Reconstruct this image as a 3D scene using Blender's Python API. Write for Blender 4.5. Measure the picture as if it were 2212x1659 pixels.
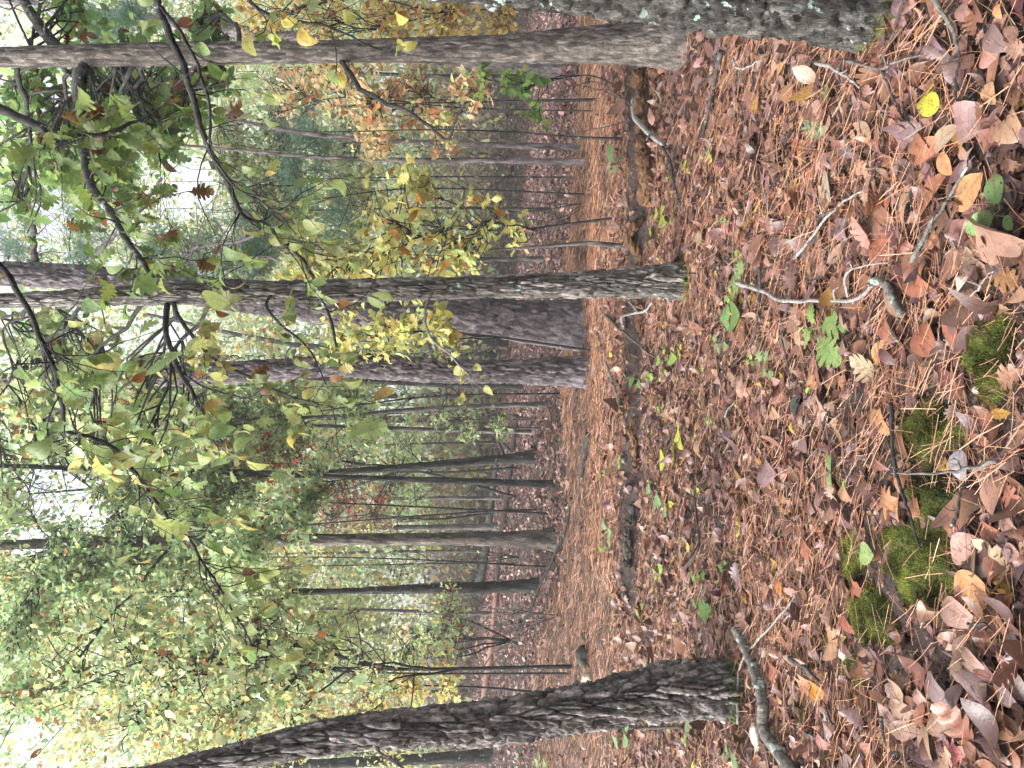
import bpy, math
import numpy as np
from mathutils import Matrix, Vector

for o in list(bpy.data.objects): bpy.data.objects.remove(o)
SC = bpy.context.scene
COL = SC.collection
rng = np.random.default_rng(11)

# ------------------------------------------------------------------ camera, sky, sun, exposure
EYE = 1.5
PITCH = math.radians(2.27)
FPX = 1662.0                       # focal length in pixels of a 2212 x 1659 view of the photograph
cs, sn = math.cos(PITCH), math.sin(PITCH)
cam = bpy.data.cameras.new('camera'); cam.sensor_fit = 'HORIZONTAL'; cam.sensor_width = 36.0
cam.lens = 36.0 * FPX / 2212; cam.clip_start = 0.05; cam.clip_end = 400
co = bpy.data.objects.new('camera', cam); COL.objects.link(co)
# the phone was held upright but the picture is stored on its side: picture right is down in the place
co.matrix_world = Matrix(((0, 1, 0, 0), (-sn, 0, -cs, 0), (-cs, 0, sn, EYE), (0, 0, 0, 1)))
SC.camera = co

W = bpy.data.worlds.new('World'); SC.world = W; W.use_nodes = True
wn = W.node_tree.nodes; wl = W.node_tree.links
sky = wn.new('ShaderNodeTexSky'); sky.sky_type = 'NISHITA'; sky.sun_disc = False
sky.sun_elevation = math.radians(44); sky.sun_rotation = math.radians(-102)
sky.dust_density = 6.0; sky.air_density = 1.0; sky.ozone_density = 1.0
hsv = wn.new('ShaderNodeHueSaturation'); hsv.inputs['Saturation'].default_value = 0.28   # white overcast
wl.new(sky.outputs[0], hsv.inputs['Color'])
wl.new(hsv.outputs[0], wn['Background'].inputs['Color'])
wn['Background'].inputs['Strength'].default_value = 0.15
sd = bpy.data.lights.new('sun', 'SUN'); sd.energy = 1.5; sd.angle = math.radians(35); sd.color = (1.0, 0.985, 0.97)
so = bpy.data.objects.new('sun', sd); COL.objects.link(so)
so.rotation_euler = (math.radians(46), 0, math.radians(-78))
vs = SC.view_settings
vs.view_transform = 'Standard'; vs.look = 'None'; vs.gamma = 1.0; vs.use_curve_mapping = False
vs.exposure = 1.72
cy = SC.cycles; cy.use_adaptive_sampling = True; cy.adaptive_threshold = 0.03; cy.adaptive_min_samples = 16; cy.max_bounces = 5; cy.diffuse_bounces = 3; cy.glossy_bounces = 2; cy.transmission_bounces = 3; cy.transparent_max_bounces = 4

# ------------------------------------------------------------------ noise in numpy
def h3(ix, iy, iz, seed=0):
    n = (ix.astype(np.int64) * 374761393 + iy.astype(np.int64) * 668265263 + iz.astype(np.int64) * 1274126177 + seed * 951274213) & 0xffffffff
    n = ((n ^ (n >> 13)) * 1274126177) & 0xffffffff
    n = ((n ^ (n >> 16)) * 2246822519) & 0xffffffff
    return ((n ^ (n >> 15)) & 0xffffff) / float(0xffffff)
def vn(x, y, z=0.0, seed=0):
    x, y, z = np.broadcast_arrays(np.asarray(x, float), np.asarray(y, float), np.asarray(z, float))
    ix, iy, iz = np.floor(x), np.floor(y), np.floor(z)
    fx, fy, fz = x - ix, y - iy, z - iz
    fx = fx * fx * (3 - 2 * fx); fy = fy * fy * (3 - 2 * fy); fz = fz * fz * (3 - 2 * fz)
    r = 0
    for a in (0, 1):
        for b in (0, 1):
            for c in (0, 1):
                w = (fx if a else 1 - fx) * (fy if b else 1 - fy) * (fz if c else 1 - fz)
                r = r + w * h3(ix + a, iy + b, iz + c, seed)
    return r * 2 - 1
def vor(x, y, z, seed=0):
    ix, iy, iz = np.floor(x), np.floor(y), np.floor(z)
    f1 = np.full(x.shape, 9.0); f2 = np.full(x.shape, 9.0); cid = np.zeros(x.shape)
    for a in (-1, 0, 1):
        for b in (-1, 0, 1):
            for c in (-1, 0, 1):
                jx, jy, jz = ix + a, iy + b, iz + c
                d = (jx + h3(jx, jy, jz, seed) - x) ** 2 + (jy + h3(jx, jy, jz, seed + 1) - y) ** 2 + (jz + h3(jx, jy, jz, seed + 2) - z) ** 2
                m = d < f1
                f2 = np.where(m, f1, np.minimum(f2, d))
                cid = np.where(m, h3(jx, jy, jz, seed + 3), cid)
                f1 = np.where(m, d, f1)
    return np.sqrt(f1), np.sqrt(f2), cid
def sstep(a, b, x):
    t = np.clip((np.asarray(x, float) - a) / (b - a), 0, 1)
    return t * t * (3 - 2 * t)

# ------------------------------------------------------------------ terrain
def bank(x): return 7.18 + .16 * vn(x * 1.1, 2.2, 4.) + .05 * vn(x * 5, 1., 2.)
def H(x, y):
    x = np.asarray(x, float); y = np.asarray(y, float)
    z = sstep(6.0, 21.0, y) * (0.45 - 0.105 * np.clip(x, -15, 9))
    z = z + 0.02 * np.clip(y - 21, 0, 80) + 0.075 * np.clip(y - 32, 0, 60)
    z = z + 0.14 * np.exp(-(((x + 1.35) / 0.8) ** 2 + ((y - 2.5) / 0.8) ** 2))
    z = z + 0.06 * np.exp(-(((x + 0.5) / 0.5) ** 2 + ((y - 2.75) / 0.35) ** 2))
    z = z + 0.16 * sstep(-.05, .05, y - bank(x)) * sstep(10.5, 8.2, y) * sstep(3.6, 3.1, x) * sstep(-2.4, -1.9, x)
    z = z + 0.05 * vn(x * 0.7, y * 0.7, 3.1) + 0.018 * vn(x * 2.3, y * 2.3, 7.7)
    return z - 0.02

def ray(px, py):
    a = (829.5 - py) / FPX; b = (px - 1106.0) / FPX
    return np.array([a, cs - b * sn, -sn - b * cs])
def at(px, py, y):
    r = ray(px, py); t = y / r[1]
    return np.array([0, 0, EYE]) + r * t
def G(px, py, lift=0.0):
    r = ray(px, py); ts = np.arange(1.2, 75, 0.02)
    p = r[None, :] * ts[:, None] + np.array([0, 0, EYE])
    k = np.argmax(p[:, 2] < H(p[:, 0], p[:, 1]) + lift)
    return p[k] if p[k, 2] < H(p[k, 0], p[k, 1]) + lift + 0.05 else p[-1]
def proj(p):                              # world points -> pixels of the 2212 x 1659 view
    d = p - np.array([0, 0, EYE])
    f = d[:, 1] * cs - d[:, 2] * sn; dn = -d[:, 1] * sn - d[:, 2] * cs
    f = np.maximum(f, 1e-3)
    return 1106 + FPX * dn / f, 829.5 - FPX * d[:, 0] / f
def zoomer(ox, oy, s): return lambda x, y: (ox + x * s, oy + y * s)
z1 = zoomer(0, 0, .3348); z2 = zoomer(735, 0, .3348); z3 = zoomer(1470, 0, .3353)
z4 = zoomer(0, 548.6, .3348); z5 = zoomer(735, 548.6, .3348); z6 = zoomer(1470, 548.6, .3353)
z7 = zoomer(735, 1097, .3386); z8 = zoomer(1470, 1097, .3387); z9 = zoomer(0, 1097, .3386)

# ------------------------------------------------------------------ mesh and object helpers
def mk(name, V, F, mat, smooth=True, col=None, uv=None):
    """V (n,3); F list of (m,k) index arrays; col per-vertex rgb; uv per-vertex"""
    V = np.ascontiguousarray(V, np.float32)
    if not isinstance(F, (list, tuple)): F = [F]
    F = [np.asarray(f, np.int32) for f in F if len(f)]
    me = bpy.data.meshes.new(name)
    me.vertices.add(len(V)); me.vertices.foreach_set('co', V.ravel())
    li = np.concatenate([f.ravel() for f in F])
    tot = np.concatenate([np.full(len(f), f.shape[1], np.int32) for f in F])
    st = np.concatenate([[0], np.cumsum(tot)[:-1]]).astype(np.int32)
    me.loops.add(len(li)); me.loops.foreach_set('vertex_index', li)
    me.polygons.add(len(tot)); me.polygons.foreach_set('loop_start', st)
    me.polygons.foreach_set('loop_total', tot)
    me.update(calc_edges=True)
    if smooth: me.polygons.foreach_set('use_smooth', np.ones(len(tot), bool))
    if col is not None:
        ca = me.color_attributes.new('Col', 'FLOAT_COLOR', 'POINT')
        c4 = np.ones((len(V), 4), np.float32); c4[:, :3] = col
        ca.data.foreach_set('color', c4.ravel())
    if uv is not None:
        ul = me.uv_layers.new(name='UVMap')
        ul.data.foreach_set('uv', np.ascontiguousarray(np.asarray(uv, np.float32)[li]).ravel())
    if mat: me.materials.append(mat)
    return me
def link(name, data, parent=None):
    o = bpy.data.objects.new(name, data); COL.objects.link(o)
    if parent is not None: o.parent = parent
    return o
LABELS = {}
def tag(o, label, cat, group=None, kind=None):
    o['label'] = label; o['category'] = cat
    if group: o['group'] = group
    if kind: o['kind'] = kind
    return o
def thing(name, label, cat, base, group=None):
    o = link(name, None); o.location = [float(v) for v in base]; o.empty_display_size = 0.1
    return tag(o, label, cat, group)

def catmull(P, n):
    P = np.asarray(P, float)
    if len(P) < 3:
        t = np.linspace(0, 1, n)[:, None]; return P[0] * (1 - t) + P[-1] * t
    Q = np.vstack([2 * P[0] - P[1], P, 2 * P[-1] - P[-2]])
    seg = np.linspace(0, len(P) - 1 - 1e-6, n); i = seg.astype(int); t = (seg - i)[:, None]
    a, b, c, d = Q[i], Q[i + 1], Q[i + 2], Q[i + 3]
    return 0.5 * (2 * b + (c - a) * t + (2 * a - 5 * b + 4 * c - d) * t ** 2 + (3 * b - a - 3 * c + d) * t ** 3)
def tube(P, R, segs=8, cap=True):
    P = np.asarray(P, float); n = len(P); R = np.broadcast_to(np.asarray(R, float), (n,))
    T = np.gradient(P, axis=0); T /= np.linalg.norm(T, axis=1)[:, None] + 1e-12
    ref = np.array([0.31, 0.9, 0.2]) if abs(T[:, 2]).mean() > 0.7 else np.array([0.05, 0.1, 1.0])
    U = np.cross(T, ref); U /= np.linalg.norm(U, axis=1)[:, None] + 1e-12
    B = np.cross(T, U)
    th = np.arange(segs) * 2 * np.pi / segs
    V = P[:, None, :] + R[:, None, None] * (np.cos(th)[None, :, None] * U[:, None, :] + np.sin(th)[None, :, None] * B[:, None, :])
    V = V.reshape(-1, 3)
    i = np.arange(n - 1)[:, None] * segs; j = np.arange(segs)[None, :]; k = (j + 1) % segs
    F = np.stack([i + j, i + k, i + segs + k, i + segs + j], -1).reshape(-1, 4)
    if not cap: return V, F, None
    V = np.vstack([V, P[0], P[-1]]); a = len(V) - 2
    jj = np.arange(segs); kk = (jj + 1) % segs
    T1 = np.stack([np.full(segs, a), kk, jj], 1); b0 = (n - 1) * segs
    T2 = np.stack([np.full(segs, a + 1), b0 + jj, b0 + kk], 1)
    return V, F, np.vstack([T1, T2])
class MB:
    def __init__(s): s.V = []; s.Q = []; s.T = []; s.n = 0
    def add(s, V, Q, T=None):
        s.V.append(V); s.Q.append(np.asarray(Q) + s.n)
        if T is not None: s.T.append(np.asarray(T) + s.n)
        s.n += len(V)
    def tube(s, P, R, segs=6): s.add(*tube(P, R, segs))
    def mesh(s, name, mat, base=(0, 0, 0)):
        V = np.vstack(s.V) - np.asarray(base)
        F = [np.vstack(s.Q)] + ([np.vstack(s.T)] if s.T else [])
        return mk(name, V, F, mat)

# ------------------------------------------------------------------ materials
def nodes(name):
    m = bpy.data.materials.new(name); m.use_nodes = True
    nt = m.node_tree; return m, nt.nodes, nt.links, nt.nodes['Principled BSDF']
def rampn(N, stops, interp='LINEAR'):
    r = N.new('ShaderNodeValToRGB'); r.color_ramp.interpolation = interp
    e = r.color_ramp.elements
    while len(e) > 1: e.remove(e[-1])
    e[0].position = stops[0][0]; e[0].color = (*stops[0][1], 1)
    for p, c in stops[1:]:
        k = e.new(p); k.color = (*c, 1)
    return r
def mathn(N, L, op, a, b=None, clamp=False):
    m = N.new('ShaderNodeMath'); m.operation = op; m.use_clamp = clamp
    for i, v in enumerate((a, b)):
        if v is None: continue
        if isinstance(v, (int, float)): m.inputs[i].default_value = v
        else: L.new(v, m.inputs[i])
    return m.outputs[0]
def mixc(N, L, f, a, b, mode='MIX'):
    m = N.new('ShaderNodeMix'); m.data_type = 'RGBA'; m.blend_type = mode
    for sock, v in ((m.inputs[0], f), (m.inputs[6], a), (m.inputs[7], b)):
        if isinstance(v, (int, float)): sock.default_value = v
        elif isinstance(v, tuple): sock.default_value = (*v, 1)
        else: L.new(v, sock)
    return m.outputs[2]
def noise(N, L, vec, scale, detail=4, rough=0.55):
    n = N.new('ShaderNodeTexNoise'); n.inputs['Scale'].default_value = scale
    n.inputs['Detail'].default_value = detail; n.inputs['Roughness'].default_value = rough
    if vec is not None: L.new(vec, n.inputs['Vector'])
    return n.outputs['Fac']
def mapping(N, L, src, scale):
    m = N.new('ShaderNodeMapping'); m.inputs['Scale'].default_value = scale
    L.new(src, m.inputs['Vector']); return m.outputs[0]

def leaf_mat(name, source, transl, rough, spots=0.0, vein=0.5, spec=0.4):
    m, N, L, P = nodes(name)
    if source == 'object':
        oi = N.new('ShaderNodeObjectInfo'); c = oi.outputs['Color']
    else:
        at_ = N.new('ShaderNodeAttribute'); at_.attribute_name = 'Col'; c = at_.outputs['Color']
    geo = N.new('ShaderNodeNewGeometry'); pos = geo.outputs['Position']
    n1 = noise(N, L, pos, 38, 3)
    v = mathn(N, L, 'MULTIPLY_ADD', n1, 0.9); v.node.inputs[2].default_value = 0.55
    hs = N.new('ShaderNodeHueSaturation'); L.new(c, hs.inputs['Color']); L.new(v, hs.inputs['Value'])
    c = hs.outputs[0]
    if vein > 0:
        uvn = N.new('ShaderNodeUVMap'); sp = N.new('ShaderNodeSeparateXYZ'); L.new(uvn.outputs[0], sp.inputs[0])
        av = mathn(N, L, 'ABSOLUTE', sp.outputs[1])
        mid = mathn(N, L, 'LESS_THAN', av, 0.014)
        q = mathn(N, L, 'SUBTRACT', mathn(N, L, 'MULTIPLY', sp.outputs[0], 11.0), mathn(N, L, 'MULTIPLY', av, 13.0))
        fr = mathn(N, L, 'FRACT', q)
        lat = mathn(N, L, 'MULTIPLY', mathn(N, L, 'LESS_THAN', fr, 0.13), 0.55)
        ve = mathn(N, L, 'MULTIPLY', mathn(N, L, 'MAXIMUM', mid, lat), vein)
        c = mixc(N, L, ve, c, mixc(N, L, 1.0, c, (0.52, 0.45, 0.42), 'MULTIPLY'))
    if spots > 0:
        n2 = noise(N, L, pos, 130, 2)
        s = mathn(N, L, 'GREATER_THAN', n2, 0.68 - spots * 0.1)
        s = mathn(N, L, 'MULTIPLY', s, 0.75)
        c = mixc(N, L, s, c, (0.10, 0.045, 0.02))
    L.new(c, P.inputs['Base Color']); P.inputs['Roughness'].default_value = rough
    P.inputs['Specular IOR Level'].default_value = spec
    bp = N.new('ShaderNodeBump'); bp.inputs['Strength'].default_value = 0.5; bp.inputs['Distance'].default_value = 0.003
    L.new(noise(N, L, pos, 120, 3), bp.inputs['Height']); L.new(bp.outputs[0], P.inputs['Normal'])
    if transl > 0:
        tr = N.new('ShaderNodeBsdfTranslucent'); L.new(c, tr.inputs['Color'])
        mx = N.new('ShaderNodeMixShader'); mx.inputs[0].default_value = transl
        L.new(P.outputs[0], mx.inputs[1]); L.new(tr.outputs[0], mx.inputs[2])
        L.new(mx.outputs[0], N['Material Output'].inputs['Surface'])
    return m
LIVE = leaf_mat('live_leaf', 'object', 0.52, 0.42, spots=0.4, vein=0.35)
LIVE_M = leaf_mat('live_foliage', 'attr', 0.62, 0.5, spots=0.0, vein=0.0, spec=0.3)
DEAD = leaf_mat('dead_leaf', 'object', 0.12, 0.33, spots=0.25, vein=0.55, spec=0.42)
DEAD_M = leaf_mat('dead_litter', 'attr', 0.1, 0.34, spots=0.2, vein=0.4, spec=0.38)

def bark(name, dark, mid, light, scale=14.0, stretch=0.25, lichen=0.0, moss=0.0, bump=0.6, rough=0.85):
    m, N, L, P = nodes(name)
    geo = N.new('ShaderNodeNewGeometry'); pos = geo.outputs['Position']
    mp = mapping(N, L, pos, (scale, scale, scale * stretch))
    n1 = noise(N, L, mp, 1.0, 6, 0.65); n2 = noise(N, L, mp, 5.0, 4, 0.6)
    f = mathn(N, L, 'ADD', mathn(N, L, 'MULTIPLY', n1, 0.6), mathn(N, L, 'MULTIPLY', n2, 0.4))
    r = rampn(N, [(0.32, dark), (0.5, mid), (0.66, light)]); L.new(f, r.inputs[0]); c = r.outputs[0]
    big = noise(N, L, pos, 1.3, 3)
    hs = N.new('ShaderNodeHueSaturation'); L.new(c, hs.inputs['Color'])
    vv = mathn(N, L, 'MULTIPLY_ADD', big, 0.9); vv.node.inputs[2].default_value = 0.55
    pa = N.new('ShaderNodeAttribute'); pa.attribute_name = 'plate'
    pf = mathn(N, L, 'MULTIPLY_ADD', pa.outputs['Fac'], 1.3); pf.node.inputs[2].default_value = 1.0
    L.new(mathn(N, L, 'MULTIPLY', vv, pf), hs.inputs['Value']); c = hs.outputs[0]
    if lichen > 0:
        ln = noise(N, L, pos, 12.0, 5, 0.65)
        lr = rampn(N, [(0.66 - lichen * 0.12, (0, 0, 0)), (0.69 - lichen * 0.12, (1, 1, 1))]); L.new(ln, lr.inputs[0])
        c = mixc(N, L, mathn(N, L, 'MULTIPLY', lr.outputs[0], 0.8), c, (0.36, 0.47, 0.40))
    if moss > 0:
        sp = N.new('ShaderNodeSeparateXYZ'); tc = N.new('ShaderNodeTexCoord'); L.new(tc.outputs['Object'], sp.inputs[0])
        hgt = mathn(N, L, 'SUBTRACT', 1.0, mathn(N, L, 'DIVIDE', sp.outputs[2], moss), True)
        k = mathn(N, L, 'MULTIPLY', hgt, noise(N, L, pos, 16, 4))
        mr = rampn(N, [(0.25, (0, 0, 0)), (0.42, (1, 1, 1))]); L.new(k, mr.inputs[0])
        c = mixc(N, L, mr.outputs[0], c, (0.07, 0.10, 0.018))
    L.new(c, P.inputs['Base Color']); P.inputs['Roughness'].default_value = rough
    P.inputs['Specular IOR Level'].default_value = 0.3
    b = N.new('ShaderNodeBump'); b.inputs['Strength'].default_value = bump; b.inputs['Distance'].default_value = 0.02
    L.new(f, b.inputs['Height']); L.new(b.outputs[0], P.inputs['Normal'])
    return m
BK_OAK = bark('oak_bark', (0.03, 0.027, 0.024), (0.12, 0.108, 0.095), (0.36, 0.34, 0.31), 24, 0.16, lichen=0.2, moss=0.16, bump=1.0)
BK_OAKL = bark('furrowed_bark', (0.03, 0.026, 0.024), (0.13, 0.113, 0.104), (0.40, 0.36, 0.345), 22, 0.15, lichen=0.12, moss=0.22, bump=1.0)
BK_NEAR = bark('lichened_bark', (0.011, 0.011, 0.009), (0.038, 0.036, 0.031), (0.15, 0.143, 0.132), 34, 0.25, lichen=0.3, moss=0.16, bump=1.0)
BK_WHITE = bark('flaky_pale_bark', (0.03, 0.026, 0.022), (0.105, 0.09, 0.078), (0.28, 0.25, 0.22), 40, 0.3, lichen=0.0, bump=1.0)
BK_PINE = bark('pine_bark', (0.04, 0.033, 0.035), (0.145, 0.122, 0.127), (0.32, 0.285, 0.295), 26, 0.35, lichen=0.0, bump=1.0)
BK_DARK = bark('dark_wet_bark', (0.012, 0.012, 0.011), (0.032, 0.03, 0.028), (0.085, 0.085, 0.075), 12, 0.2, lichen=0.15)
BK_GREY = bark('grey_thin_bark', (0.035, 0.032, 0.03), (0.09, 0.08, 0.075), (0.18, 0.165, 0.15), 16, 0.2, lichen=0.2)
BK_LIMB = bark('limb_bark', (0.01, 0.01, 0.01), (0.026, 0.025, 0.024), (0.075, 0.073, 0.07), 30, 0.6, lichen=0.05)
BK_PALE = bark('pale_twig', (0.06, 0.055, 0.05), (0.20, 0.185, 0.17), (0.42, 0.41, 0.39), 40, 0.7, lichen=0.4)
BK_LICH = bark('lichen_stick', (0.035, 0.03, 0.026), (0.11, 0.10, 0.085), (0.26, 0.26, 0.23), 40, 0.7, lichen=0.75)
BK_TWIG = bark('brown_twig', (0.02, 0.015, 0.014), (0.055, 0.042, 0.038), (0.13, 0.11, 0.10), 40, 0.7)
BK_ROT = bark('rotten_wood', (0.022, 0.012, 0.007), (0.085, 0.042, 0.02), (0.23, 0.125, 0.06), 9, 5.0, bump=1.0)
BK_BARE = bark('barkless_log', (0.14, 0.075, 0.055), (0.27, 0.155, 0.115), (0.38, 0.24, 0.19), 10, 4.0)

def simple(name, stops, scale, rough=0.8, bump=0.4, dist=0.01, detail=6):
    m, N, L, P = nodes(name)
    geo = N.new('ShaderNodeNewGeometry'); f = noise(N, L, geo.outputs['Position'], scale, detail, 0.65)
    r = rampn(N, stops); L.new(f, r.inputs[0]); L.new(r.outputs[0], P.inputs['Base Color'])
    P.inputs['Roughness'].default_value = rough
    b = N.new('ShaderNodeBump'); b.inputs['Strength'].default_value = bump; b.inputs['Distance'].default_value = dist
    L.new(f, b.inputs['Height']); L.new(b.outputs[0], P.inputs['Normal'])
    return m
SOIL = simple('forest_soil', [(0.3, (0.010, 0.007, 0.005)), (0.5, (0.026, 0.015, 0.011)), (0.68, (0.06, 0.034, 0.024))], 14, 0.85, 0.8, 0.03)
MOSS_SOIL = simple('moss_bed', [(0.35, (0.02, 0.026, 0.007)), (0.6, (0.06, 0.08, 0.015)), (0.75, (0.09, 0.08, 0.03))], 30, 0.95, 0.8, 0.01)
ROCK = simple('pale_rock', [(0.3, (0.20, 0.16, 0.11)), (0.5, (0.45, 0.40, 0.31)), (0.65, (0.62, 0.57, 0.47)), (0.75, (0.25, 0.26, 0.14))], 22, 0.8, 0.7, 0.01)
STUMP = simple('dark_mossy_wood', [(0.35, (0.012, 0.01, 0.008)), (0.55, (0.035, 0.03, 0.02)), (0.7, (0.06, 0.065, 0.03))], 12, 0.8, 0.9, 0.03)
GREEN_STEM = simple('green_stem', [(0.3, (0.10, 0.14, 0.05)), (0.7, (0.18, 0.2, 0.08))], 40, 0.6)

# ------------------------------------------------------------------ leaf templates: V (n,3) length 1 along +x, faces, uv
def leaf_template(kind, fold=0.25, curl=0.15, twist=0.0, cup=0.0):
    if kind == 'ovate':   s = [0, .06, .18, .34, .5, .66, .8, .91, 1]; w = [.01, .11, .20, .26, .27, .235, .17, .08, .0]; sh = [0] * 9
    elif kind == 'lance': s = [0, .08, .22, .4, .58, .75, .9, 1]; w = [.01, .07, .13, .165, .165, .125, .06, 0]; sh = [0] * 8
    elif kind == 'round': s = [0, .04, .15, .32, .5, .68, .84, .95, 1]; w = [.02, .2, .35, .43, .44, .39, .27, .12, 0]; sh = [0] * 9
    elif kind == 'oak':
        s = [0, .10, .17, .23, .27, .35, .42, .46, .53, .60, .64, .71, .78, .81, .87, .94, 1]
        w = [.012, .04, .16, .17, .09, .25, .27, .10, .31, .33, .12, .24, .23, .11, .15, .11, 0]
        sh = [0, 0, .02, .05, 0, .04, .07, 0, .04, .07, 0, .05, .06, 0, .04, .03, 0]
    elif kind == 'star':
        s = [0, .08, .2, .3, .42, .55, .68, .8, 1]; w = [.012, .16, .36, .16, .47, .20, .25, .09, 0]; sh = [0, .04, .0, .02, .22, .02, .16, .02, 0]
    elif kind == 'mid':   s = [0, .22, .5, .78, 1]; w = [.01, .2, .27, .17, 0]; sh = [0] * 5
    elif kind == 'low':
        V = np.array([[0, 0, 0], [.45, -.3, fold * .4 + curl * .1], [1, 0, 0], [.45, .3, fold * .4 - curl * .1]]); return V, np.array([[0, 1, 2, 3]]), V[:, :2].copy()
    elif kind == 'mlow':
        s = [0, .25, .33, .5, .6, .78, 1]; w = [.01, .17, .09, .33, .12, .2, 0]; sh = [0, .03, 0, .08, 0, .06, 0]
    s = np.array(s); w = np.array(w); sh = np.array(sh); k = len(s)
    mid = np.stack([s, 0 * s, 0 * s], 1)
    Lf = np.stack([s + sh, w, fold * w], 1); Rt = np.stack([s + sh, -w, fold * w], 1)
    V = np.vstack([mid, Lf, Rt]); uv = V[:, :2].copy()
    V[:, 2] += curl * (V[:, 0] - 0.4) ** 2 * 1.6 + cup * V[:, 1] ** 2 * 3
    V[:, 2] += twist * V[:, 1] * (V[:, 0] - 0.5) * 2
    i = np.arange(k - 1)
    Q = np.vstack([np.stack([i, i + 1, k + i + 1, k + i], 1), np.stack([2 * k + i, 2 * k + i + 1, i + 1, i], 1)])
    if kind not in ('mid', 'mlow'):      # stalk
        n = len(V); z0 = V[0, 2]
        st = np.array([[0.03, .012, z0], [0.03, -.012, z0], [-.22, -.008, z0 + .03], [-.22, .008, z0 + .03]])
        V = np.vstack([V, st]); uv = np.vstack([uv, [[0, 0]] * 4]); Q = np.vstack([Q, [[n, n + 3, n + 2, n + 1]]])
    return V, Q, uv
def norm(v): return v / (np.linalg.norm(v, axis=-1, keepdims=True) + 1e-9)
def frames(d, n):
    """rotation matrices whose x axis is d and z axis close to n"""
    x = norm(d); y = norm(np.cross(n, x)); z = np.cross(x, y)
    return np.stack([x, y, z], -1)
def rand_unit(k): return norm(rng.normal(size=(k, 3)))
def ground_frames(pos, yaw, tilt):
    k = len(pos); e = 0.05
    gx = (H(pos[:, 0] + e, pos[:, 1]) - H(pos[:, 0] - e, pos[:, 1])) / (2 * e)
    gy = (H(pos[:, 0], pos[:, 1] + e) - H(pos[:, 0], pos[:, 1] - e)) / (2 * e)
    n = norm(np.stack([-gx, -gy, np.ones(k)], 1) + rng.normal(size=(k, 3)) * tilt[:, None])
    flip = np.where(rng.random(k) < 0.45, -1.0, 1.0)[:, None]
    d = np.stack([np.cos(yaw), np.sin(yaw), np.zeros(k)], 1); d = d - n * (d * n).sum(1, keepdims=True)
    return frames(d, n * flip)
def scatter(tpl, pos, R, scale, col):
    V, Q, uv = tpl; n = len(pos); k = len(V)
    sc = np.asarray(scale)
    if sc.ndim == 1: sc = sc[:, None]
    X = np.einsum('nij,nkj->nki', R, V[None] * sc[:, None, :]) + pos[:, None, :]
    F = Q[None] + (np.arange(n) * k)[:, None, None]
    return X.reshape(-1, 3), F.reshape(-1, Q.shape[1]), np.repeat(col, k, 0), np.tile(uv, (n, 1))
def join(parts):
    V, F, C, U = [], [], [], []; n = 0
    for v, f, c, u in parts:
        V.append(v); F.append(f + n); C.append(c); U.append(u); n += len(v)
    return np.vstack(V), np.vstack(F), np.vstack(C), np.vstack(U)
def pick(pal, n, jit=0.18):
    cols = np.array([p[1] for p in pal], float); w = np.array([p[0] for p in pal], float); w /= w.sum()
    c = cols[rng.choice(len(cols), n, p=w)]
    return np.clip(c * (1 + rng.normal(size=(n, 1)) * jit) * (1 + rng.normal(size=(n, 3)) * 0.05), 0.004, 0.9)

LEAFMESH = {}
def leafmesh(kind, mat, var):
    key = (kind, mat.name, var)
    if key not in LEAFMESH:
        r2 = np.random.default_rng(var * 7 + 3)
        V, Q, uv = leaf_template(kind, r2.uniform(.08, .4), r2.uniform(-.8, .9), r2.uniform(-.8, .8), r2.uniform(-.6, .6))
        LEAFMESH[key] = mk('leaf_' + kind, V, Q, mat, uv=uv)
    return LEAFMESH[key]
def leaf_obj(name, parent, kind, mat, pos, R, scale, col, var=None, base=(0, 0, 0)):
    o = link(name, leafmesh(kind, mat, int(rng.integers(6)) if var is None else var), parent)
    M = np.eye(4); sc = np.ones(3) * scale if np.ndim(scale) == 0 else np.asarray(scale)
    M[:3, :3] = R * sc[None, :]; M[:3, 3] = np.asarray(pos) - np.asarray(base)
    o.matrix_basis = Matrix(M.tolist()); o.color = (*[float(v) for v in col], 1)
    return o

# palettes (base colours)
GREEN = [(4, (.19, .30, .11)), (3, (.25, .38, .13)), (1.5, (.36, .45, .16)), (.4, (.18, .05, .02)), (.4, (.20, .10, .04))]
LIME = [(4, (.44, .55, .28)), (3, (.37, .51, .29)), (1.6, (.57, .58, .28)), (1, (.22, .33, .13)), (.4, (.24, .10, .05)), (.25, (.36, .17, .07))]
YELLOW = [(4, (.62, .54, .18)), (3, (.54, .53, .20)), (3, (.42, .48, .20)), (.6, (.45, .22, .05))]
OLIVE = [(4, (.46, .53, .27)), (2.4, (.57, .56, .27)), (3, (.36, .45, .24)), (.8, (.64, .50, .2)), (.6, (.35, .14, .05))]
ORANGE = [(4, (.74, .48, .28)), (3, (.72, .53, .34)), (2, (.62, .54, .26)), (.6, (.46, .2, .09)), (1.4, (.36, .42, .16))]
AMBER = [(4, (.70, .52, .20)), (2.4, (.58, .38, .15)), (1.3, (.34, .14, .06)), (2, (.56, .52, .15))]
RED = [(3, (.45, .06, .05)), (2, (.35, .08, .06)), (1, (.5, .2, .1))]
PALE = [(3, (.50, .60, .38)), (3, (.42, .54, .36)), (2, (.63, .63, .36)), (1, (.62, .46, .26)), (1, (.26, .34, .18))]  # lightened and greyed: distance haze is put into these leaf colours
GREEN, LIME, YELLOW, OLIVE, ORANGE, AMBER, PALE = [[(w, tuple(min(.85, v * 1.07) for v in c)) for w, c in pl] for pl in (GREEN, LIME, YELLOW, OLIVE, ORANGE, AMBER, PALE)]
PINEC = [(3, (.17, .28, .20)), (2, (.22, .33, .24)), (1, (.28, .38, .26))]
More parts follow.
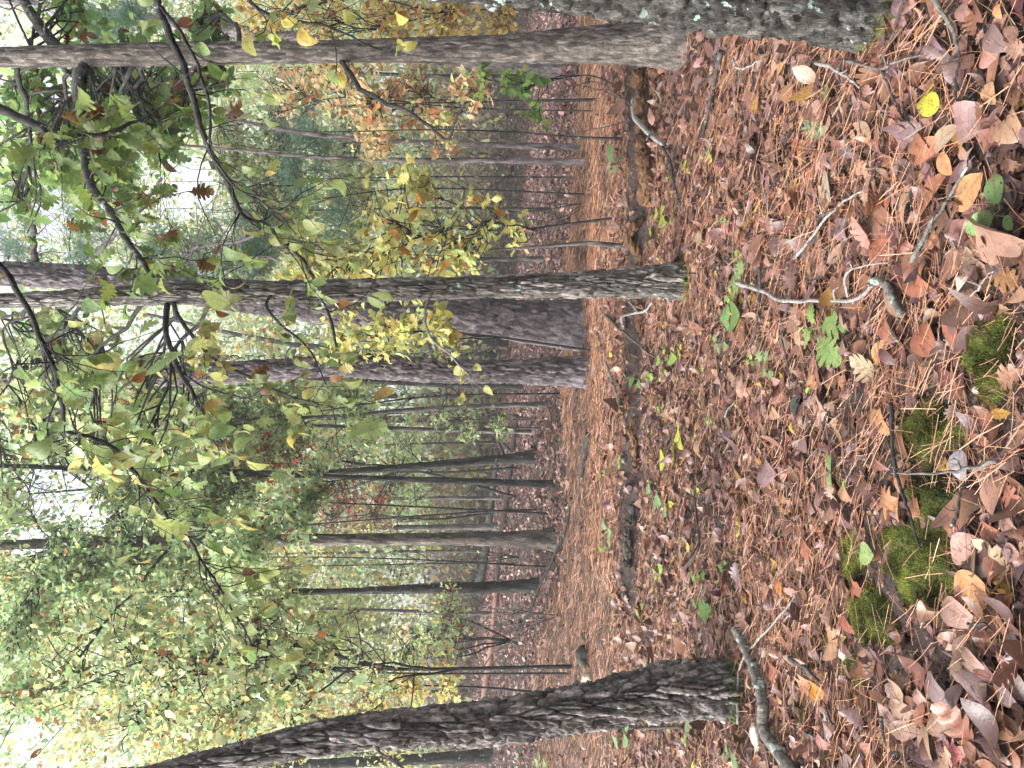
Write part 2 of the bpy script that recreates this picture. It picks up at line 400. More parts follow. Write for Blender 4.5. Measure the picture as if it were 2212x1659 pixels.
LITTER = [(4, (.30, .16, .115)), (3, (.21, .11, .085)), (2.4, (.42, .265, .20)), (3, (.15, .08, .078)), (1.5, (.36, .18, .10)), (2.4, (.28, .19, .19)), (.6, (.50, .35, .25)), (.25, (.50, .30, .06)), (.5, (.11, .06, .045))]
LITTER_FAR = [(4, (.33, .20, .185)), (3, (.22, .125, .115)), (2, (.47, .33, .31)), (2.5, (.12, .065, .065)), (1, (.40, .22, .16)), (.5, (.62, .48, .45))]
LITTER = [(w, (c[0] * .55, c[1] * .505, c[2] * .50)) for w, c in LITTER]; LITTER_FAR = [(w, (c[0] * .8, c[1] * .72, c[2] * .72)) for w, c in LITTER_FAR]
NEEDLE = [(4, (.47, .235, .125)), (3, (.56, .32, .18)), (1.6, (.32, .145, .08)), (1.2, (.64, .43, .27))]; NEEDLE = [(w, (c[0] * .70, c[1] * .645, c[2] * .66)) for w, c in NEEDLE]

# ------------------------------------------------------------------ ground
ys = np.concatenate([np.linspace(-6, 1.4, 30), np.linspace(1.45, 9, 200), np.linspace(9.1, 26, 120), np.linspace(26.5, 120, 80)])
tt = np.linspace(-1, 1, 161)
half = 5 + np.abs(ys) * 0.95
GX = tt[None, :] * half[:, None]; GY = np.repeat(ys[:, None], len(tt), 1)
GZ = H(GX, GY)
GV = np.stack([GX, GY, GZ], -1).reshape(-1, 3)
r_, c_ = np.meshgrid(np.arange(len(ys) - 1), np.arange(len(tt) - 1), indexing='ij'); i0 = (r_ * len(tt) + c_).ravel()
ground = link('ground', mk('ground', GV, np.stack([i0, i0 + 1, i0 + len(tt) + 1, i0 + len(tt)], 1), SOIL))
ground['kind'] = 'structure'

def ground_points(n, y0, y1, side=0.62, pad=0.6):
    """even density over the wedge of ground in front of the viewer"""
    out = []
    while len(out) < n:
        k = n * 2
        y = rng.uniform(y0, y1, k); x = rng.uniform(-1, 1, k) * (side * y1 + pad)
        m = np.abs(x) < side * y + pad
        out.extend(np.stack([x[m], y[m]], 1))
    return np.array(out[:n])

MOSS = []      # (center px,py, radius along px, radius along py) filled here so litter keeps off the moss
MOSS_SPEC = [((2145, 775), 48, 85, 'moss cushion with a pale pebble on it beside the brown oval leaves'),
             ((2010, 925), 72, 62, 'bright green moss cushion in front of the grey curled leaf'),
             ((2020, 1075), 62, 70, 'moss cushion crossed by a thin grey stick'),
             ((1985, 1225), 85, 95, 'largest bright green moss cushion on the forest floor'),
             ((1845, 1212), 26, 45, 'small moss cushion with a bitten green leaf on it'),
             ((1880, 1325), 42, 62, 'moss cushion below a crossing bare twig'),
             ((1797, 1330), 14, 24, 'tiny moss tuft beside a dark twig'),
             ((1820, 1420), 55, 36, 'thin brownish moss patch around a small pale stone'),
             ((1725, 1525), 28, 30, 'small moss patch by the lichen covered stick')]
def in_moss(px, py, k=1.0):
    m = np.zeros(np.shape(px), bool)
    for (cx, cy), rx, ry, _ in MOSS_SPEC:
        m |= ((px - cx) / (rx * k)) ** 2 + ((py - cy) / (ry * k)) ** 2 < 1
    return m

BEDY = 12.4
def litter(n, y0, y1, kinds, size, pal, tilt, layer, side=0.62, pad=0.6, thin=None):
    xy = ground_points(n, y0, y1, side, pad)
    p3 = np.column_stack([xy, H(xy[:, 0], xy[:, 1])])
    px, py = proj(p3)
    keep = ~(in_moss(px, py, .78) & (rng.random(n) < 0.93))
    bd = p3[:, 1] - bank(p3[:, 0]); keep &= ~((bd > -.13) & (bd < .05) & (p3[:, 0] < 3.4) & (p3[:, 0] > -2.1) & (rng.random(n) < np.where(p3[:, 0] > .9, .85, .45)))
    if thin is not None: keep &= rng.random(n) < thin(p3)
    p3 = p3[keep]; n = len(p3)
    p3[:, 2] += rng.uniform(0.004, layer, n)
    R = ground_frames(p3, rng.uniform(0, 2 * np.pi, n), np.abs(rng.normal(0, tilt, n)))
    sc = size * np.exp(rng.normal(0, 0.28, n))
    sc3 = np.stack([sc, sc * rng.uniform(.75, 1.25, n), sc * rng.uniform(.5, 1.5, n)], 1)
    c = pick(pal, n); kk = rng.integers(len(kinds), size=n)
    parts = []
    for i, kd in enumerate(kinds):
        m = kk == i
        if m.any(): parts.append(scatter(kd, p3[m], R[m], sc3[m], c[m]))
    return parts
def tv(kind, k=3):
    return [leaf_template(kind, rng.uniform(.05, .4), rng.uniform(-.5, .7), rng.uniform(-.6, .6), rng.uniform(-.5, .5)) for _ in range(k)]
NEARK = tv('ovate', 4) + tv('oak', 3) + tv('lance', 4) + tv('round', 1)
MIDK = tv('mid', 4) + tv('mlow', 3)
def bed(p3):      # the orange needle carpet carries fewer leaves
    b = sstep(7.4, 8.2, p3[:, 1]) * sstep(13.2, 11.6, p3[:, 1])
    return 1 - 0.72 * b
def floor_mix(p3):      # leaves gather at the left front and thin out round the moss, where needles show
    px, py = proj(p3)
    m = np.exp(-(((px - 1930) / 190) ** 2 + ((py - 1080) / 400) ** 2))
    return np.clip((1 - .6 * m) * (.92 + .45 * vn(p3[:, 0] * 2.1, p3[:, 1] * 2.1, 8.8)), .3, 1)
parts = litter(5600, 1.5, 4.6, NEARK, 0.088, LITTER, 0.36, 0.035, thin=floor_mix)
parts += litter(8000, 4.6, 8.2, MIDK, 0.09, LITTER, 0.4, 0.035, thin=lambda p: np.clip(.9 + .5 * vn(p[:, 0] * 1.3, p[:, 1] * 1.3, 4.4), .1, 1))
parts += litter(9000, 8.2, 15, MIDK, 0.085, LITTER, 0.4, 0.045, thin=bed)
far = litter(64000, 10.6, 34, [leaf_template('low', .3, .3), leaf_template('mlow', .3, -.2), leaf_template('mlow', .1, .5)], 0.10, LITTER_FAR, 0.55, 0.04, side=0.6, thin=lambda p: sstep(-.12, .12, p[:, 1] - BEDY + 1.6 * vn(p[:, 0] * .5, p[:, 1] * .5, 9.) + .6 * vn(p[:, 0] * 2, p[:, 1] * 2, 3.)))
far += litter(16000, 34, 62, [leaf_template('low', .3, .3)], 0.24, LITTER_FAR, 0.5, 0.03, side=0.58)
parts += litter(16000, 1.4, 4.8, [leaf_template('low', .4, .6), leaf_template('low', .1, -.5), leaf_template('mid', .2, .7)], 0.03, [(w, (c[0] * .8, c[1] * .75, c[2] * .75)) for w, c in LITTER], 0.5, 0.012)
parts += litter(12000, 4.6, 8.4, [leaf_template('low', .4, .6), leaf_template('low', .1, -.5)], 0.035, LITTER, 0.5, 0.012)
parts += litter(600, 3, 9, MIDK, 0.055, [(1, (.22, .33, .07)), (1, (.45, .42, .06))], 0.35, 0.06, thin=lambda p: np.full(len(p), .35))
V, F, C, U = join(parts + far)
ob = link('leaf_litter', mk('leaf_litter', V, F, DEAD_M, col=C, uv=U), ground); ob['kind'] = 'stuff'

def needle_tpl(bend):
    s = np.array([0, .5, 1.]); w = .0045
    V = []
    for a, b in ((0, 1), (1, 0)):
        for t in s: V.append([t, bend * t * t + (w * a), b * w + 0.03 * t * (1 - t)])
    V = np.array(V); Q = np.array([[0, 1, 4, 3], [1, 2, 5, 4]])
    return V, Q, V[:, :2]
def needles(n, y0, y1, length, layer, wmul=1.0, dens=None, one=False):
    xy = ground_points(n, y0, y1, 0.6, 0.4); p3 = np.column_stack([xy, H(xy[:, 0], xy[:, 1])])
    px, py = proj(p3)
    keep = ~(in_moss(px, py, 0.72) & (rng.random(n) < 0.72))
    bd = p3[:, 1] - bank(p3[:, 0]); keep &= ~((bd > -.13) & (bd < .05) & (p3[:, 0] < 3.4) & (p3[:, 0] > -2.1) & (rng.random(n) < np.where(p3[:, 0] > .9, .85, .45)))
    if dens is not None: keep &= rng.random(n) < dens(p3)
    p3 = p3[keep]; n = len(p3)
    p3[:, 2] += rng.uniform(0.002, layer, n)
    R = ground_frames(p3, rng.uniform(0, 2 * np.pi, n), np.abs(rng.normal(0, .16, n)))
    sc = length * rng.uniform(.55, 1.2, n)
    sc3 = np.stack([sc, sc * 1.0, np.full(n, 1.0) * sc], 1); sc3[:, 1:] *= wmul
    c = pick(NEEDLE, n); out = []
    kk = rng.integers(3, size=n)
    for i, b in enumerate((0.02, .09, -.12)):
        m = kk == i
        tpn = needle_tpl(b / wmul)
        if one: tpn = (tpn[0][[0, 2, 5, 3]], np.array([[0, 1, 2, 3]]), tpn[2][[0, 2, 5, 3]])
        out.append(scatter(tpn, p3[m], R[m], sc3[m], c[m]))
    return out
patchy = lambda p: np.clip(0.58 + 0.9 * vn(p[:, 0] * 1.5, p[:, 1] * 1.5, 5.5) + .5 * vn(p[:, 0] * 5, p[:, 1] * 5, 2.5), 0.2, 1)
nd = needles(36000, 1.5, 4.5, 0.14, 0.055, 1.9, patchy)
nd += needles(44000, 4.5, 8.0, 0.14, 0.05, 2.3, patchy)
nd += needles(75000, 7.6, 15.5, 0.17, 0.055, 3.2, lambda p: sstep(.15, -.15, p[:, 1] - BEDY + 1.6 * vn(p[:, 0] * .5, p[:, 1] * .5, 9.) + .6 * vn(p[:, 0] * 2, p[:, 1] * 2, 3.)), True)
V, F, C, U = join(nd)
NEEDLE_M = leaf_mat('dead_needles', 'attr', 0.0, 0.5, vein=0.0, spec=0.35)
ob = link('pine_needle_litter', mk('pine_needle_litter', V, F, NEEDLE_M, smooth=False, col=C, uv=U), ground); ob['kind'] = 'stuff'

# the fallen leaves that show largest, one object each: first those that can be recognised in the photograph
TAN = (.50, .31, .19); OT = (.56, .30, .14); KH = (.34, .25, .17); ORG = (.60, .30, .05); PINK = (.55, .36, .30)
GRP = (.24, .18, .18); BRN = (.24, .125, .08); RBR = (.33, .135, .085); DGR = (.13, .11, .115); DBR = (.14, .08, .055); PALEG = (.46, .43, .39)
hero = []
def hz(z, x0, y0, x1, y1, kind, col, wf=1.0): hero.append((z(x0, y0), z(x1, y1), kind, col, wf))
for a in [(2000, 540, 1745, 510, 'round', OT, .85), (1390, -110, 1390, 135, 'round', OT, .75), (1750, 950, 2030, 1150, 'ovate', KH, 1.1),
          (2085, 1060, 2060, 1270, 'ovate', ORG, .8), (830, 1140, 955, 1225, 'ovate', ORG, .9), (620, 445, 690, 620, 'lance', (.55, .22, .03), 1),
          (1505, 1140, 1610, 1290, 'ovate', PINK, .8), (1590, 1060, 1775, 1280, 'ovate', GRP, 1.0), (1700, 600, 1910, 745, 'ovate', (.42, .28, .23), 1),
          (1930, 650, 1965, 870, 'ovate', TAN, .9), (2110, 770, 2200, 1010, 'ovate', DGR, 1.2), (1350, 1330, 1570, 1380, 'ovate', (.40, .27, .21), 1.4),
          (1570, 1390, 1650, 1680, 'ovate', (.42, .29, .21), 1.2), (1980, 1320, 2200, 1460, 'ovate', TAN, 1), (840, 1110, 730, 1260, 'star', (.46, .24, .13), .9),
          (940, 860, 1030, 860, 'round', TAN, 1), (930, 1440, 1090, 1340, 'oak', (.40, .34, .34), 1.1), (1930, 200, 1735, 330, 'ovate', PINK, 1.3),
          (1875, 345, 2035, 375, 'ovate', PALEG, 1.2), (2020, 440, 2155, 350, 'ovate', BRN, 1.2), (1100, 490, 1165, 530, 'star', RBR, 1), (780, 190, 875, 375, 'ovate', RBR, 1),
          (1045, 670, 1100, 800, 'lance', (.40, .14, .10), 1.2), (1700, 1540, 1835, 1590, 'star', (.60, .22, .20), 1), (1700, 40, 1800, 200, 'lance', RBR, 1.2),
          (2070, 40, 2190, 180, 'ovate', (.38, .25, .2), 1), (2100, 270, 2200, 300, 'round', (.42, .26, .22), 1), (1920, 110, 2060, 190, 'ovate', RBR, 1.1),
          (1600, 1330, 1730, 1400, 'round', (.44, .29, .21), 1), (2000, 1500, 2120, 1640, 'ovate', (.46, .32, .28), 1), (1420, 1280, 1520, 1230, 'ovate', BRN, 1),
          (1160, 1600, 1290, 1560, 'ovate', RBR, 1), (640, 1160, 660, 1280, 'ovate', OT, .8), (570, 1010, 650, 1100, 'ovate', RBR, 1.1), (280, 450, 330, 560, 'ovate', RBR, 1),
          (1040, 1560, 1160, 1640, 'ovate', GRP, .8), (880, 1440, 1010, 1590, 'lance', (.50, .26, .23), 1.1), (1840, 1500, 1960, 1620, 'ovate', BRN, 1.1), (2060, 1150, 2180, 1260, 'ovate', GRP, 1.2),
          (2150, 540, 2110, 720, 'lance', (.35, .12, .04), 1)]: hz(z8, *a)
for a in [(1340, 550, 1245, 775, 'ovate', OT, .8), (1430, 170, 1600, 20, 'ovate', BRN, 1.3), (1110, 230, 960, 60, 'round', BRN, .85), (1275, 1010, 1360, 1155, 'ovate', OT, 1),
          (1280, 1010, 1205, 1115, 'ovate', TAN, 1.1), (1540, 470, 1665, 640, 'ovate', RBR, 1.3), (1735, 350, 1820, 700, 'lance', (.36, .15, .10), 1.2), (1320, 390, 1390, 575, 'ovate', RBR, .9),
          (870, 890, 985, 1085, 'star', (.46, .30, .24), .8), (738, 1080, 748, 1165, 'ovate', (.62, .42, .08), 1), (780, 910, 735, 1075, 'ovate', (.06, .075, .06), .9), (850, 760, 900, 885, 'ovate', OT, .9),
          (545, 930, 595, 1095, 'ovate', GRP, 1), (1825, 1260, 1850, 1480, 'ovate', (.40, .39, .42), 1.4), (2105, 1470, 2210, 1640, 'oak', (.40, .18, .13), 1.2), (1470, 165, 1720, 285, 'ovate', RBR, .9),
          (1750, 325, 1960, 365, 'round', DBR, .9), (2040, 110, 2210, 185, 'oak', (.38, .21, .09), 1), (600, 1000, 640, 1050, 'round', TAN, .9), (515, 1300, 535, 1370, 'ovate', (.60, .36, .05), 1),
          (590, 1470, 610, 1530, 'ovate', (.58, .34, .05), 1), (540, 1360, 630, 1460, 'round', (.26, .18, .19), 1), (1060, 1480, 1090, 1580, 'round', TAN, 1), (1200, 560, 1130, 720, 'ovate', BRN, 1),
          (760, 1480, 810, 1650, 'lance', DBR, 1.3), (930, 1400, 1000, 1560, 'ovate', RBR, .9), (1430, 1130, 1470, 1320, 'lance', BRN, 1.3), (1900, 1170, 2020, 1230, 'lance', (.33, .15, .11), 1.2),
          (430, 600, 420, 420, 'ovate', BRN, 1), (640, 330, 600, 420, 'ovate', BRN, 1.1), (1060, 360, 1090, 510, 'lance', (.30, .22, .18), 1.2), (1160, 160, 1250, 210, 'ovate', BRN, 1.1),
          (1340, 230, 1480, 440, 'lance', (.33, .21, .15), 1.2), (1310, 1560, 1440, 1650, 'star', (.46, .25, .14), 1.2)]: hz(z6, *a)
for a in [(600, 520, 660, 315, 'lance', (.55, .36, .24), 1.2), (890, 760, 890, 640, 'round', (.46, .31, .25), .95), (950, 1095, 1000, 1380, 'lance', (.42, .40, .31), 1.4), (1465, 1490, 1490, 1055, 'lance', (.42, .30, .20), 1.2),
          (1515, 1040, 1690, 890, 'ovate', (.45, .20, .12), .9), (1650, 980, 1810, 800, 'ovate', (.44, .35, .24), 1), (1690, 990, 1765, 1130, 'ovate', OT, 1), (1810, 1350, 1975, 1115, 'ovate', OT, 1.1),
          (2010, 530, 2030, 680, 'round', (.42, .26, .15), 1.1), (2110, 750, 2200, 890, 'round', (.36, .23, .14), 1.1), (1450, 60, 1530, 20, 'round', (.40, .24, .2), 1), (1535, 275, 1600, 125, 'ovate', OT, .9),
          (1230, 1370, 1370, 1510, 'round', BRN, 1), (1230, 1540, 1400, 1650, 'ovate', RBR, 1.2), (1760, 1530, 1860, 1440, 'round', (.36, .19, .17), 1), (285, 1395, 350, 1550, 'oak', (.55, .26, .2), 1),
          (1450, 780, 1570, 870, 'ovate', GRP, 1.1), (1280, 640, 1200, 800, 'round', DBR, 1), (1310, 700, 1400, 540, 'ovate', BRN, 1), (1050, 880, 1120, 1010, 'ovate', DGR, 1.1), (1150, 1030, 1230, 1150, 'oak', (.42, .25, .17), 1.2),
          (700, 1220, 730, 1400, 'lance', OT, .8), (720, 1290, 650, 1390, 'lance', (.52, .25, .2), .7), (980, 560, 950, 720, 'lance', RBR, 1.1), (790, 880, 740, 1010, 'ovate', RBR, .9), (640, 500, 680, 400, 'ovate', OT, 1),
          (1660, 1300, 1740, 1480, 'ovate', DBR, 1.2), (1380, 1270, 1350, 1360, 'ovate', RBR, 1.2), (1120, 1400, 1160, 1520, 'ovate', TAN, .7), (1410, 1540, 1510, 1630, 'ovate', (.38, .18, .14), 1), (2020, 310, 1970, 360, 'star', TAN, 1),
          (2080, 1150, 2150, 1330, 'ovate', DGR, 1), (2080, 30, 2110, 120, 'ovate', OT, 1), (1830, 40, 1900, 130, 'ovate', (.3, .18, .15), 1.2), (2000, 180, 2100, 330, 'ovate', (.2, .14, .13), 1.2), (1700, 340, 1760, 400, 'round', DGR, 1)]: hz(z3, *a)
for (p0, p1, kind, c, wf) in hero:
    a = G(*p0, lift=.025); b = G(*p1, lift=.025); d = b - a; ln = np.linalg.norm(d)
    if ln < 1e-3: continue
    if ln > 0.17: d = d / ln * 0.17; ln = 0.17
    nn = norm(np.array([0, 0, 1.]) + rng.normal(size=3) * .10)
    Rm = frames((d + np.array([0, 0, rng.normal() * .05 * ln]))[None], nn[None])[0]
    pos = a + np.array([0, 0, .012 + rng.uniform(0, .012)])
    o = leaf_obj('fallen_leaf', ground, kind, DEAD, pos, Rm, (ln, ln * wf, ln * .8), np.array(c) * np.array([.68, .63, .63]))
nh = len(hero)
xy = ground_points(2600, 1.6, 3.6, 0.56, 0.1); p3 = np.column_stack([xy, H(xy[:, 0], xy[:, 1])]); ppx, ppy = proj(p3)
ok = (ppx < 2230) & (ppy > -20) & (ppy < 1680) & ~in_moss(ppx, ppy, 1.12)
p3 = p3[ok]; w8 = np.exp(-p3[:, 1] * 0.9 - 0.6 * p3[:, 0]) * (.06 + floor_mix(p3)) ** 1.5; sel = rng.choice(len(p3), 300 - nh, replace=False, p=w8 / w8.sum()); p3 = p3[sel]
p3[:, 2] += rng.uniform(.015, .05, len(p3)); Rs = ground_frames(p3, rng.uniform(0, 6.28, len(p3)), np.abs(rng.normal(0, .2, len(p3)))); cc = pick(LITTER, len(p3))
for i in range(len(p3)):
    ln = 0.105 * math.exp(rng.normal() * .25) * (1.2 if p3[i, 0] < -0.3 else .95)
    leaf_obj('fallen_leaf', ground, ['ovate', 'ovate', 'lance', 'oak', 'lance', 'ovate'][rng.integers(6)], DEAD, p3[i], Rs[i], (ln, ln * rng.uniform(.8, 1.2), ln), cc[i])

# ------------------------------------------------------------------ trees
def trunk_path(pts, y, up=0.0, n=60):
    """pts: (px, py, width px) from the base upwards; all at depth y. Returns smooth centre line and radii"""
    C3 = []; R = []
    for (px, py, w) in pts:
        p = at(px, py, y); C3.append(p); R.append(0.5 * w / FPX * (y * cs - (p[2] - EYE) * sn))
    C3 = np.array(C3); R = np.array(R)
    if up > 0:
        d = norm(C3[-1] - C3[-2]); C3 = np.vstack([C3, C3[-1] + d * up]); R = np.append(R, R[-1] * .55)
    P = catmull(C3, n); t = np.linspace(0, len(R) - 1, n); RR = np.interp(t, np.arange(len(R)), R)
    return P, RR
def bark_trunk(name, P, R, mat, base, parent, segs=32, rings=120, sc=20, stretch=.22, amp=.15, flare=.35, edge=.3, seed=0, rootf=.45):
    L_ = np.concatenate([[0], np.cumsum(np.linalg.norm(np.diff(P, axis=0), axis=1))]); s = np.linspace(0, L_[-1], rings)
    Pc = np.stack([np.interp(s, L_, P[:, i]) for i in range(3)], 1); Rc = np.interp(s, L_, R)
    Rc = Rc * (1 + flare * np.exp(-s / (Rc[0] * 1.6 + .05)))
    V, Q, T = tube(Pc, Rc, segs)
    n = rings * segs; ctr = np.repeat(Pc, segs, 0); rad = np.repeat(Rc, segs)
    out = norm(V[:n] - ctr)
    v = V[:n]
    wob = vn(v[:, 0] * 9, v[:, 1] * 9, v[:, 2] * 5, seed + 5) * .35
    f1, f2, cid = vor(v[:, 0] * sc + wob, v[:, 1] * sc + wob, v[:, 2] * sc * stretch + wob, seed)
    e = sstep(0.02, edge, f2 - f1)
    disp = amp * (e - .6) * (.5 + 1.0 * cid) + .35 * amp * vn(v[:, 0] * 55, v[:, 1] * 55, v[:, 2] * 22, seed) + .25 * amp * vn(v[:, 0] * 110, v[:, 1] * 110, v[:, 2] * 60, seed + 2)
    s_r = np.repeat(s, segs); root = np.exp(-s_r / (.09 + 1.1 * Rc[0])) * np.clip(vn(out[:, 0] * 2.2 + seed, out[:, 1] * 2.2, seed * 3.7) + .35, 0, 1.2) * rootf
    lump = root + .06 * vn(v[:, 0] * 4, v[:, 1] * 4, v[:, 2] * 2.2, seed + 9)
    V[:n] += out * (rad * lump + np.minimum(rad, .15) * disp)[:, None]
    me = mk(name, V - base, [Q, T], mat)
    pl = me.attributes.new('plate', 'FLOAT', 'POINT'); a_ = np.zeros(len(V), np.float32); a_[:n] = cid - .5; pl.data.foreach_set('value', a_)
    return link(name, me, parent)
def limb_pts(pix, y0, y1, n=40, jit=.012):
    k = len(pix); P = np.array([at(px, py, y0 + (y1 - y0) * i / (k - 1)) for i, (px, py) in enumerate(pix)])
    Pc = catmull(P, n); s = np.arange(n)
    for a in range(3): Pc[1:-1, a] += (jit * vn(s * .6, a * 9.3 + P[0, 0] * 7, .5))[1:-1]
    return Pc
def twigs_along(P, count, length, t0=.25, droop=-.15, rad=.004, spread=1.0):
    """side twigs growing off a limb: list of (points, radii)"""
    out = []; n = len(P)
    for _ in range(count):
        i = int(rng.uniform(t0, .98) * (n - 2)); tan = norm(P[i + 1] - P[i])
        d = norm(tan * .7 + rand_unit(1)[0] * spread + np.array([0, 0, droop]))
        ln = length * rng.uniform(.45, 1.25); k = 7; q = [P[i]]
        for j in range(k):
            d = norm(d + rng.normal(size=3) * .22 + np.array([0, 0, droop * .25])); q.append(q[-1] + d * ln / k)
        out.append((np.array(q), np.linspace(rad, rad * .3, k + 1)))
    return out
def twig_leaves(tw, per, size, pal, drop=.5):
    """leaf positions, frames, sizes and colours along twigs"""
    P_, D_, = [], []
    for q, _ in tw:
        for j in range(per):
            t = rng.uniform(.3, 1.0) * (len(q) - 1); i = min(int(t), len(q) - 2); p = q[i] + (q[i + 1] - q[i]) * (t - i)
            d = norm(norm(q[i + 1] - q[i]) * .6 + rand_unit(1)[0] * .8 + np.array([0, 0, -drop]))
            P_.append(p); D_.append(d)
    P_ = np.array(P_); D_ = np.array(D_); n = len(P_)
    N_ = norm(np.array([0, 0, 1.]) + rng.normal(size=(n, 3)) * .6)
    return P_ + D_ * size * .15, frames(D_, N_), size * np.exp(rng.normal(0, .25, n)), pick(pal, n)

GAPS = [(410, 410, 70, 80), (110, 470, 40, 60), (370, 715, 60, 35), (120, 1060, 90, 70), (60, 1170, 50, 40), (50, 1590, 50, 35), (30, 650, 30, 40), (190, 1110, 50, 40)]
def gap_keep(p, strength=.8):
    px, py = proj(p); pr = np.ones(len(p))
    for gx, gy, rx, ry in GAPS:
        d = ((px - gx) / rx) ** 2 + ((py - gy) / ry) ** 2
        pr = np.minimum(pr, 1 - strength * np.clip(1.5 - d, 0, 1))
    return rng.random(len(p)) < pr
def blob_leaves(blobs, tpls, pal, size, cl=26, twig=None, flat=.75):
    """blobs: (px,py,r px,depth,count): clusters of leaves through ellipsoids"""
    parts = []; ctrs = []
    for (px, py, r, y, cnt) in blobs:
        c = at(px, py, y); rad = r / FPX * y; k = max(3, cnt // cl)
        u = rand_unit(k) * (rng.random((k, 1)) ** .45) * rad * np.array([1, .9, flat])
        cc = c + u; cc = cc[gap_keep(cc)]
        if len(cc) == 0: continue
        ctrs.append((c, cc)); m = len(cc)
        sub = np.repeat(cc, cl, 0); n = len(sub)
        sg = min(rad * .2, .25)
        pos = sub + rng.normal(size=(n, 3)) * np.array([sg, sg, sg * .55])
        keep = gap_keep(pos); pos = pos[keep]; n = len(pos)
        keep2 = pos[:, 2] > H(pos[:, 0], pos[:, 1]) + .15; pos = pos[keep2]; n = len(pos)
        if n == 0: continue
        D = norm(rand_unit(n) + np.array([0, 0, -.45])); N_ = norm(np.array([0, 0, 1.]) + rng.normal(size=(n, 3)) * .75)
        Rm = frames(D, N_); sc = size * np.exp(rng.normal(0, .28, n))
        tint = np.repeat(1 + rng.normal(size=(m, 1)) * .22, cl, 0)[keep][keep2]
        col = np.clip(pick(pal, n) * tint, .01, .8); kk = rng.integers(len(tpls), size=n)
        for i, tp in enumerate(tpls):
            q = kk == i
            if q.any(): parts.append(scatter(tp, pos[q], Rm[q], sc[q], col[q]))
    return parts, ctrs
LOWT = [leaf_template('low', .5, .4), leaf_template('low', .1, -.3), leaf_template('mid', .3, .5)]
MIDT = [leaf_template('mid', .3, .4), leaf_template('mid', .1, -.4), leaf_template('mlow', .25, .3)]
OAKT = [leaf_template('oak', .25, .3), leaf_template('oak', .1, -.4), leaf_template('ovate', .2, .3)]

def crown(tree, base, P, R, blobs, pal, size, tpls=LOWT, cl=26, mat_l=BK_LIMB, limb_r=.3, name='crown', hi=0.92):
    parts, ctrs = blob_leaves(blobs, tpls, pal, size, cl)
    if not parts: return None
    V, F, C, U = join(parts)
    cr = link(name, mk(name, V - base, F, LIVE_M, col=C, uv=U), tree); cr['kind'] = 'stuff'
    mb = MB(); n = len(P)
    for c, cc in ctrs:                              # a limb from the trunk to each mass of leaves, twigs to its clusters
        zt = c[2] - .35 * np.linalg.norm(c[:2] - P[n // 2, :2]) - .3
        i = int(np.clip(np.argmin(np.abs(P[:, 2] - zt)), n * .12, n * hi)); a = P[i]
        mid = a * .5 + c * .5 + np.array([0, 0, .1 * np.linalg.norm(c - a)]) + rng.normal(size=3) * .06 * np.linalg.norm(c - a)
        L1 = catmull([a, mid, c], 14); s = np.arange(14)
        L1[1:] += np.stack([vn(s * .7, k * 3.3 + c[0], c[1]) for k in range(3)], 1)[1:] * .035 * np.linalg.norm(c - a) ** .5
        r0 = max(.008, min(R[i] * limb_r, .006 + .009 * np.linalg.norm(c - a)))
        mb.tube(L1, np.linspace(r0, r0 * .35, 14), 6)
        for q in cc[:40]:
            b = L1[rng.integers(5, 14)]; mm = (b + q) / 2 + rng.normal(size=3) * .1 * np.linalg.norm(q - b)
            mb.tube(catmull([b, mm, q], 6), np.linspace(r0 * .4 + .002, r0 * .12 + .003, 6), 4)
    br = link('branches', mb.mesh('branches', mat_l, base), tree); br['kind'] = 'stuff'
    return cr

def base_of(px, py):
    g = G(px, py); return g
TREES = {}
def tree(name, label, pts, mat, cat='tree', depth=None, up=2.5, group=None, **kw):
    px, py, w = pts[0]
    g = base_of(px, py); y = depth if depth else g[1]
    y = y + .5 * w / FPX * y
    P, R = trunk_path(pts, y, up)
    b = P[0].copy(); zz = float(H(b[0], b[1]))
    P = np.vstack([[b[0], b[1], zz - .12], P[P[:, 2] > zz + .02]]); R = np.concatenate([[R[0]], R[-(len(P) - 1):]])
    base = np.array([b[0], b[1], zz])
    t = thing(name, label, cat, base, group)
    bark_trunk('trunk', P, R, mat, base, t, **kw)
    TREES[label] = t
    return t, base, P, R, y

near = dict(segs=110, rings=420)
# A: near trunk at the right-hand edge of the place, its limbs reach over the view
tA, bA, PA, RA, yA = tree('oak_tree', 'near lichen spotted trunk cut off by the edge of the picture', [(1950, -18, 190), (1705, -36, 184), (1470, -56, 182), (1171, -90, 178), (735, -125, 170), (300, -160, 150), (-60, -185, 130)], BK_NEAR, up=2.0, sc=30, stretch=.22, amp=.30, flare=.0, edge=.16, seed=1, **near)
# B
tB, bB, PB, RB, yB = tree('oak_tree', 'pale flaky barked oak with green leaves beside the lichen spotted trunk', [(1490, 93, 84), (1405, 93, 82), (1240, 99, 68), (1070, 105, 56), (735, 111, 48), (335, 117, 47), (0, 124, 42)], BK_WHITE, up=3, sc=34, stretch=.3, amp=.07, flare=.25, edge=.4, seed=2, **near)
# C
tC, bC, PC, RC, yC = tree('oak_tree', 'slim furrowed dark oak standing in front of the big pine', [(1492, 606, 64), (1472, 605, 59), (1271, 614, 50), (1070, 619, 41), (735, 628, 43), (335, 637, 39), (0, 650, 28)], BK_OAK, up=2.5, sc=40, stretch=.13, amp=.34, flare=.12, edge=.13, seed=3, segs=150, rings=560)
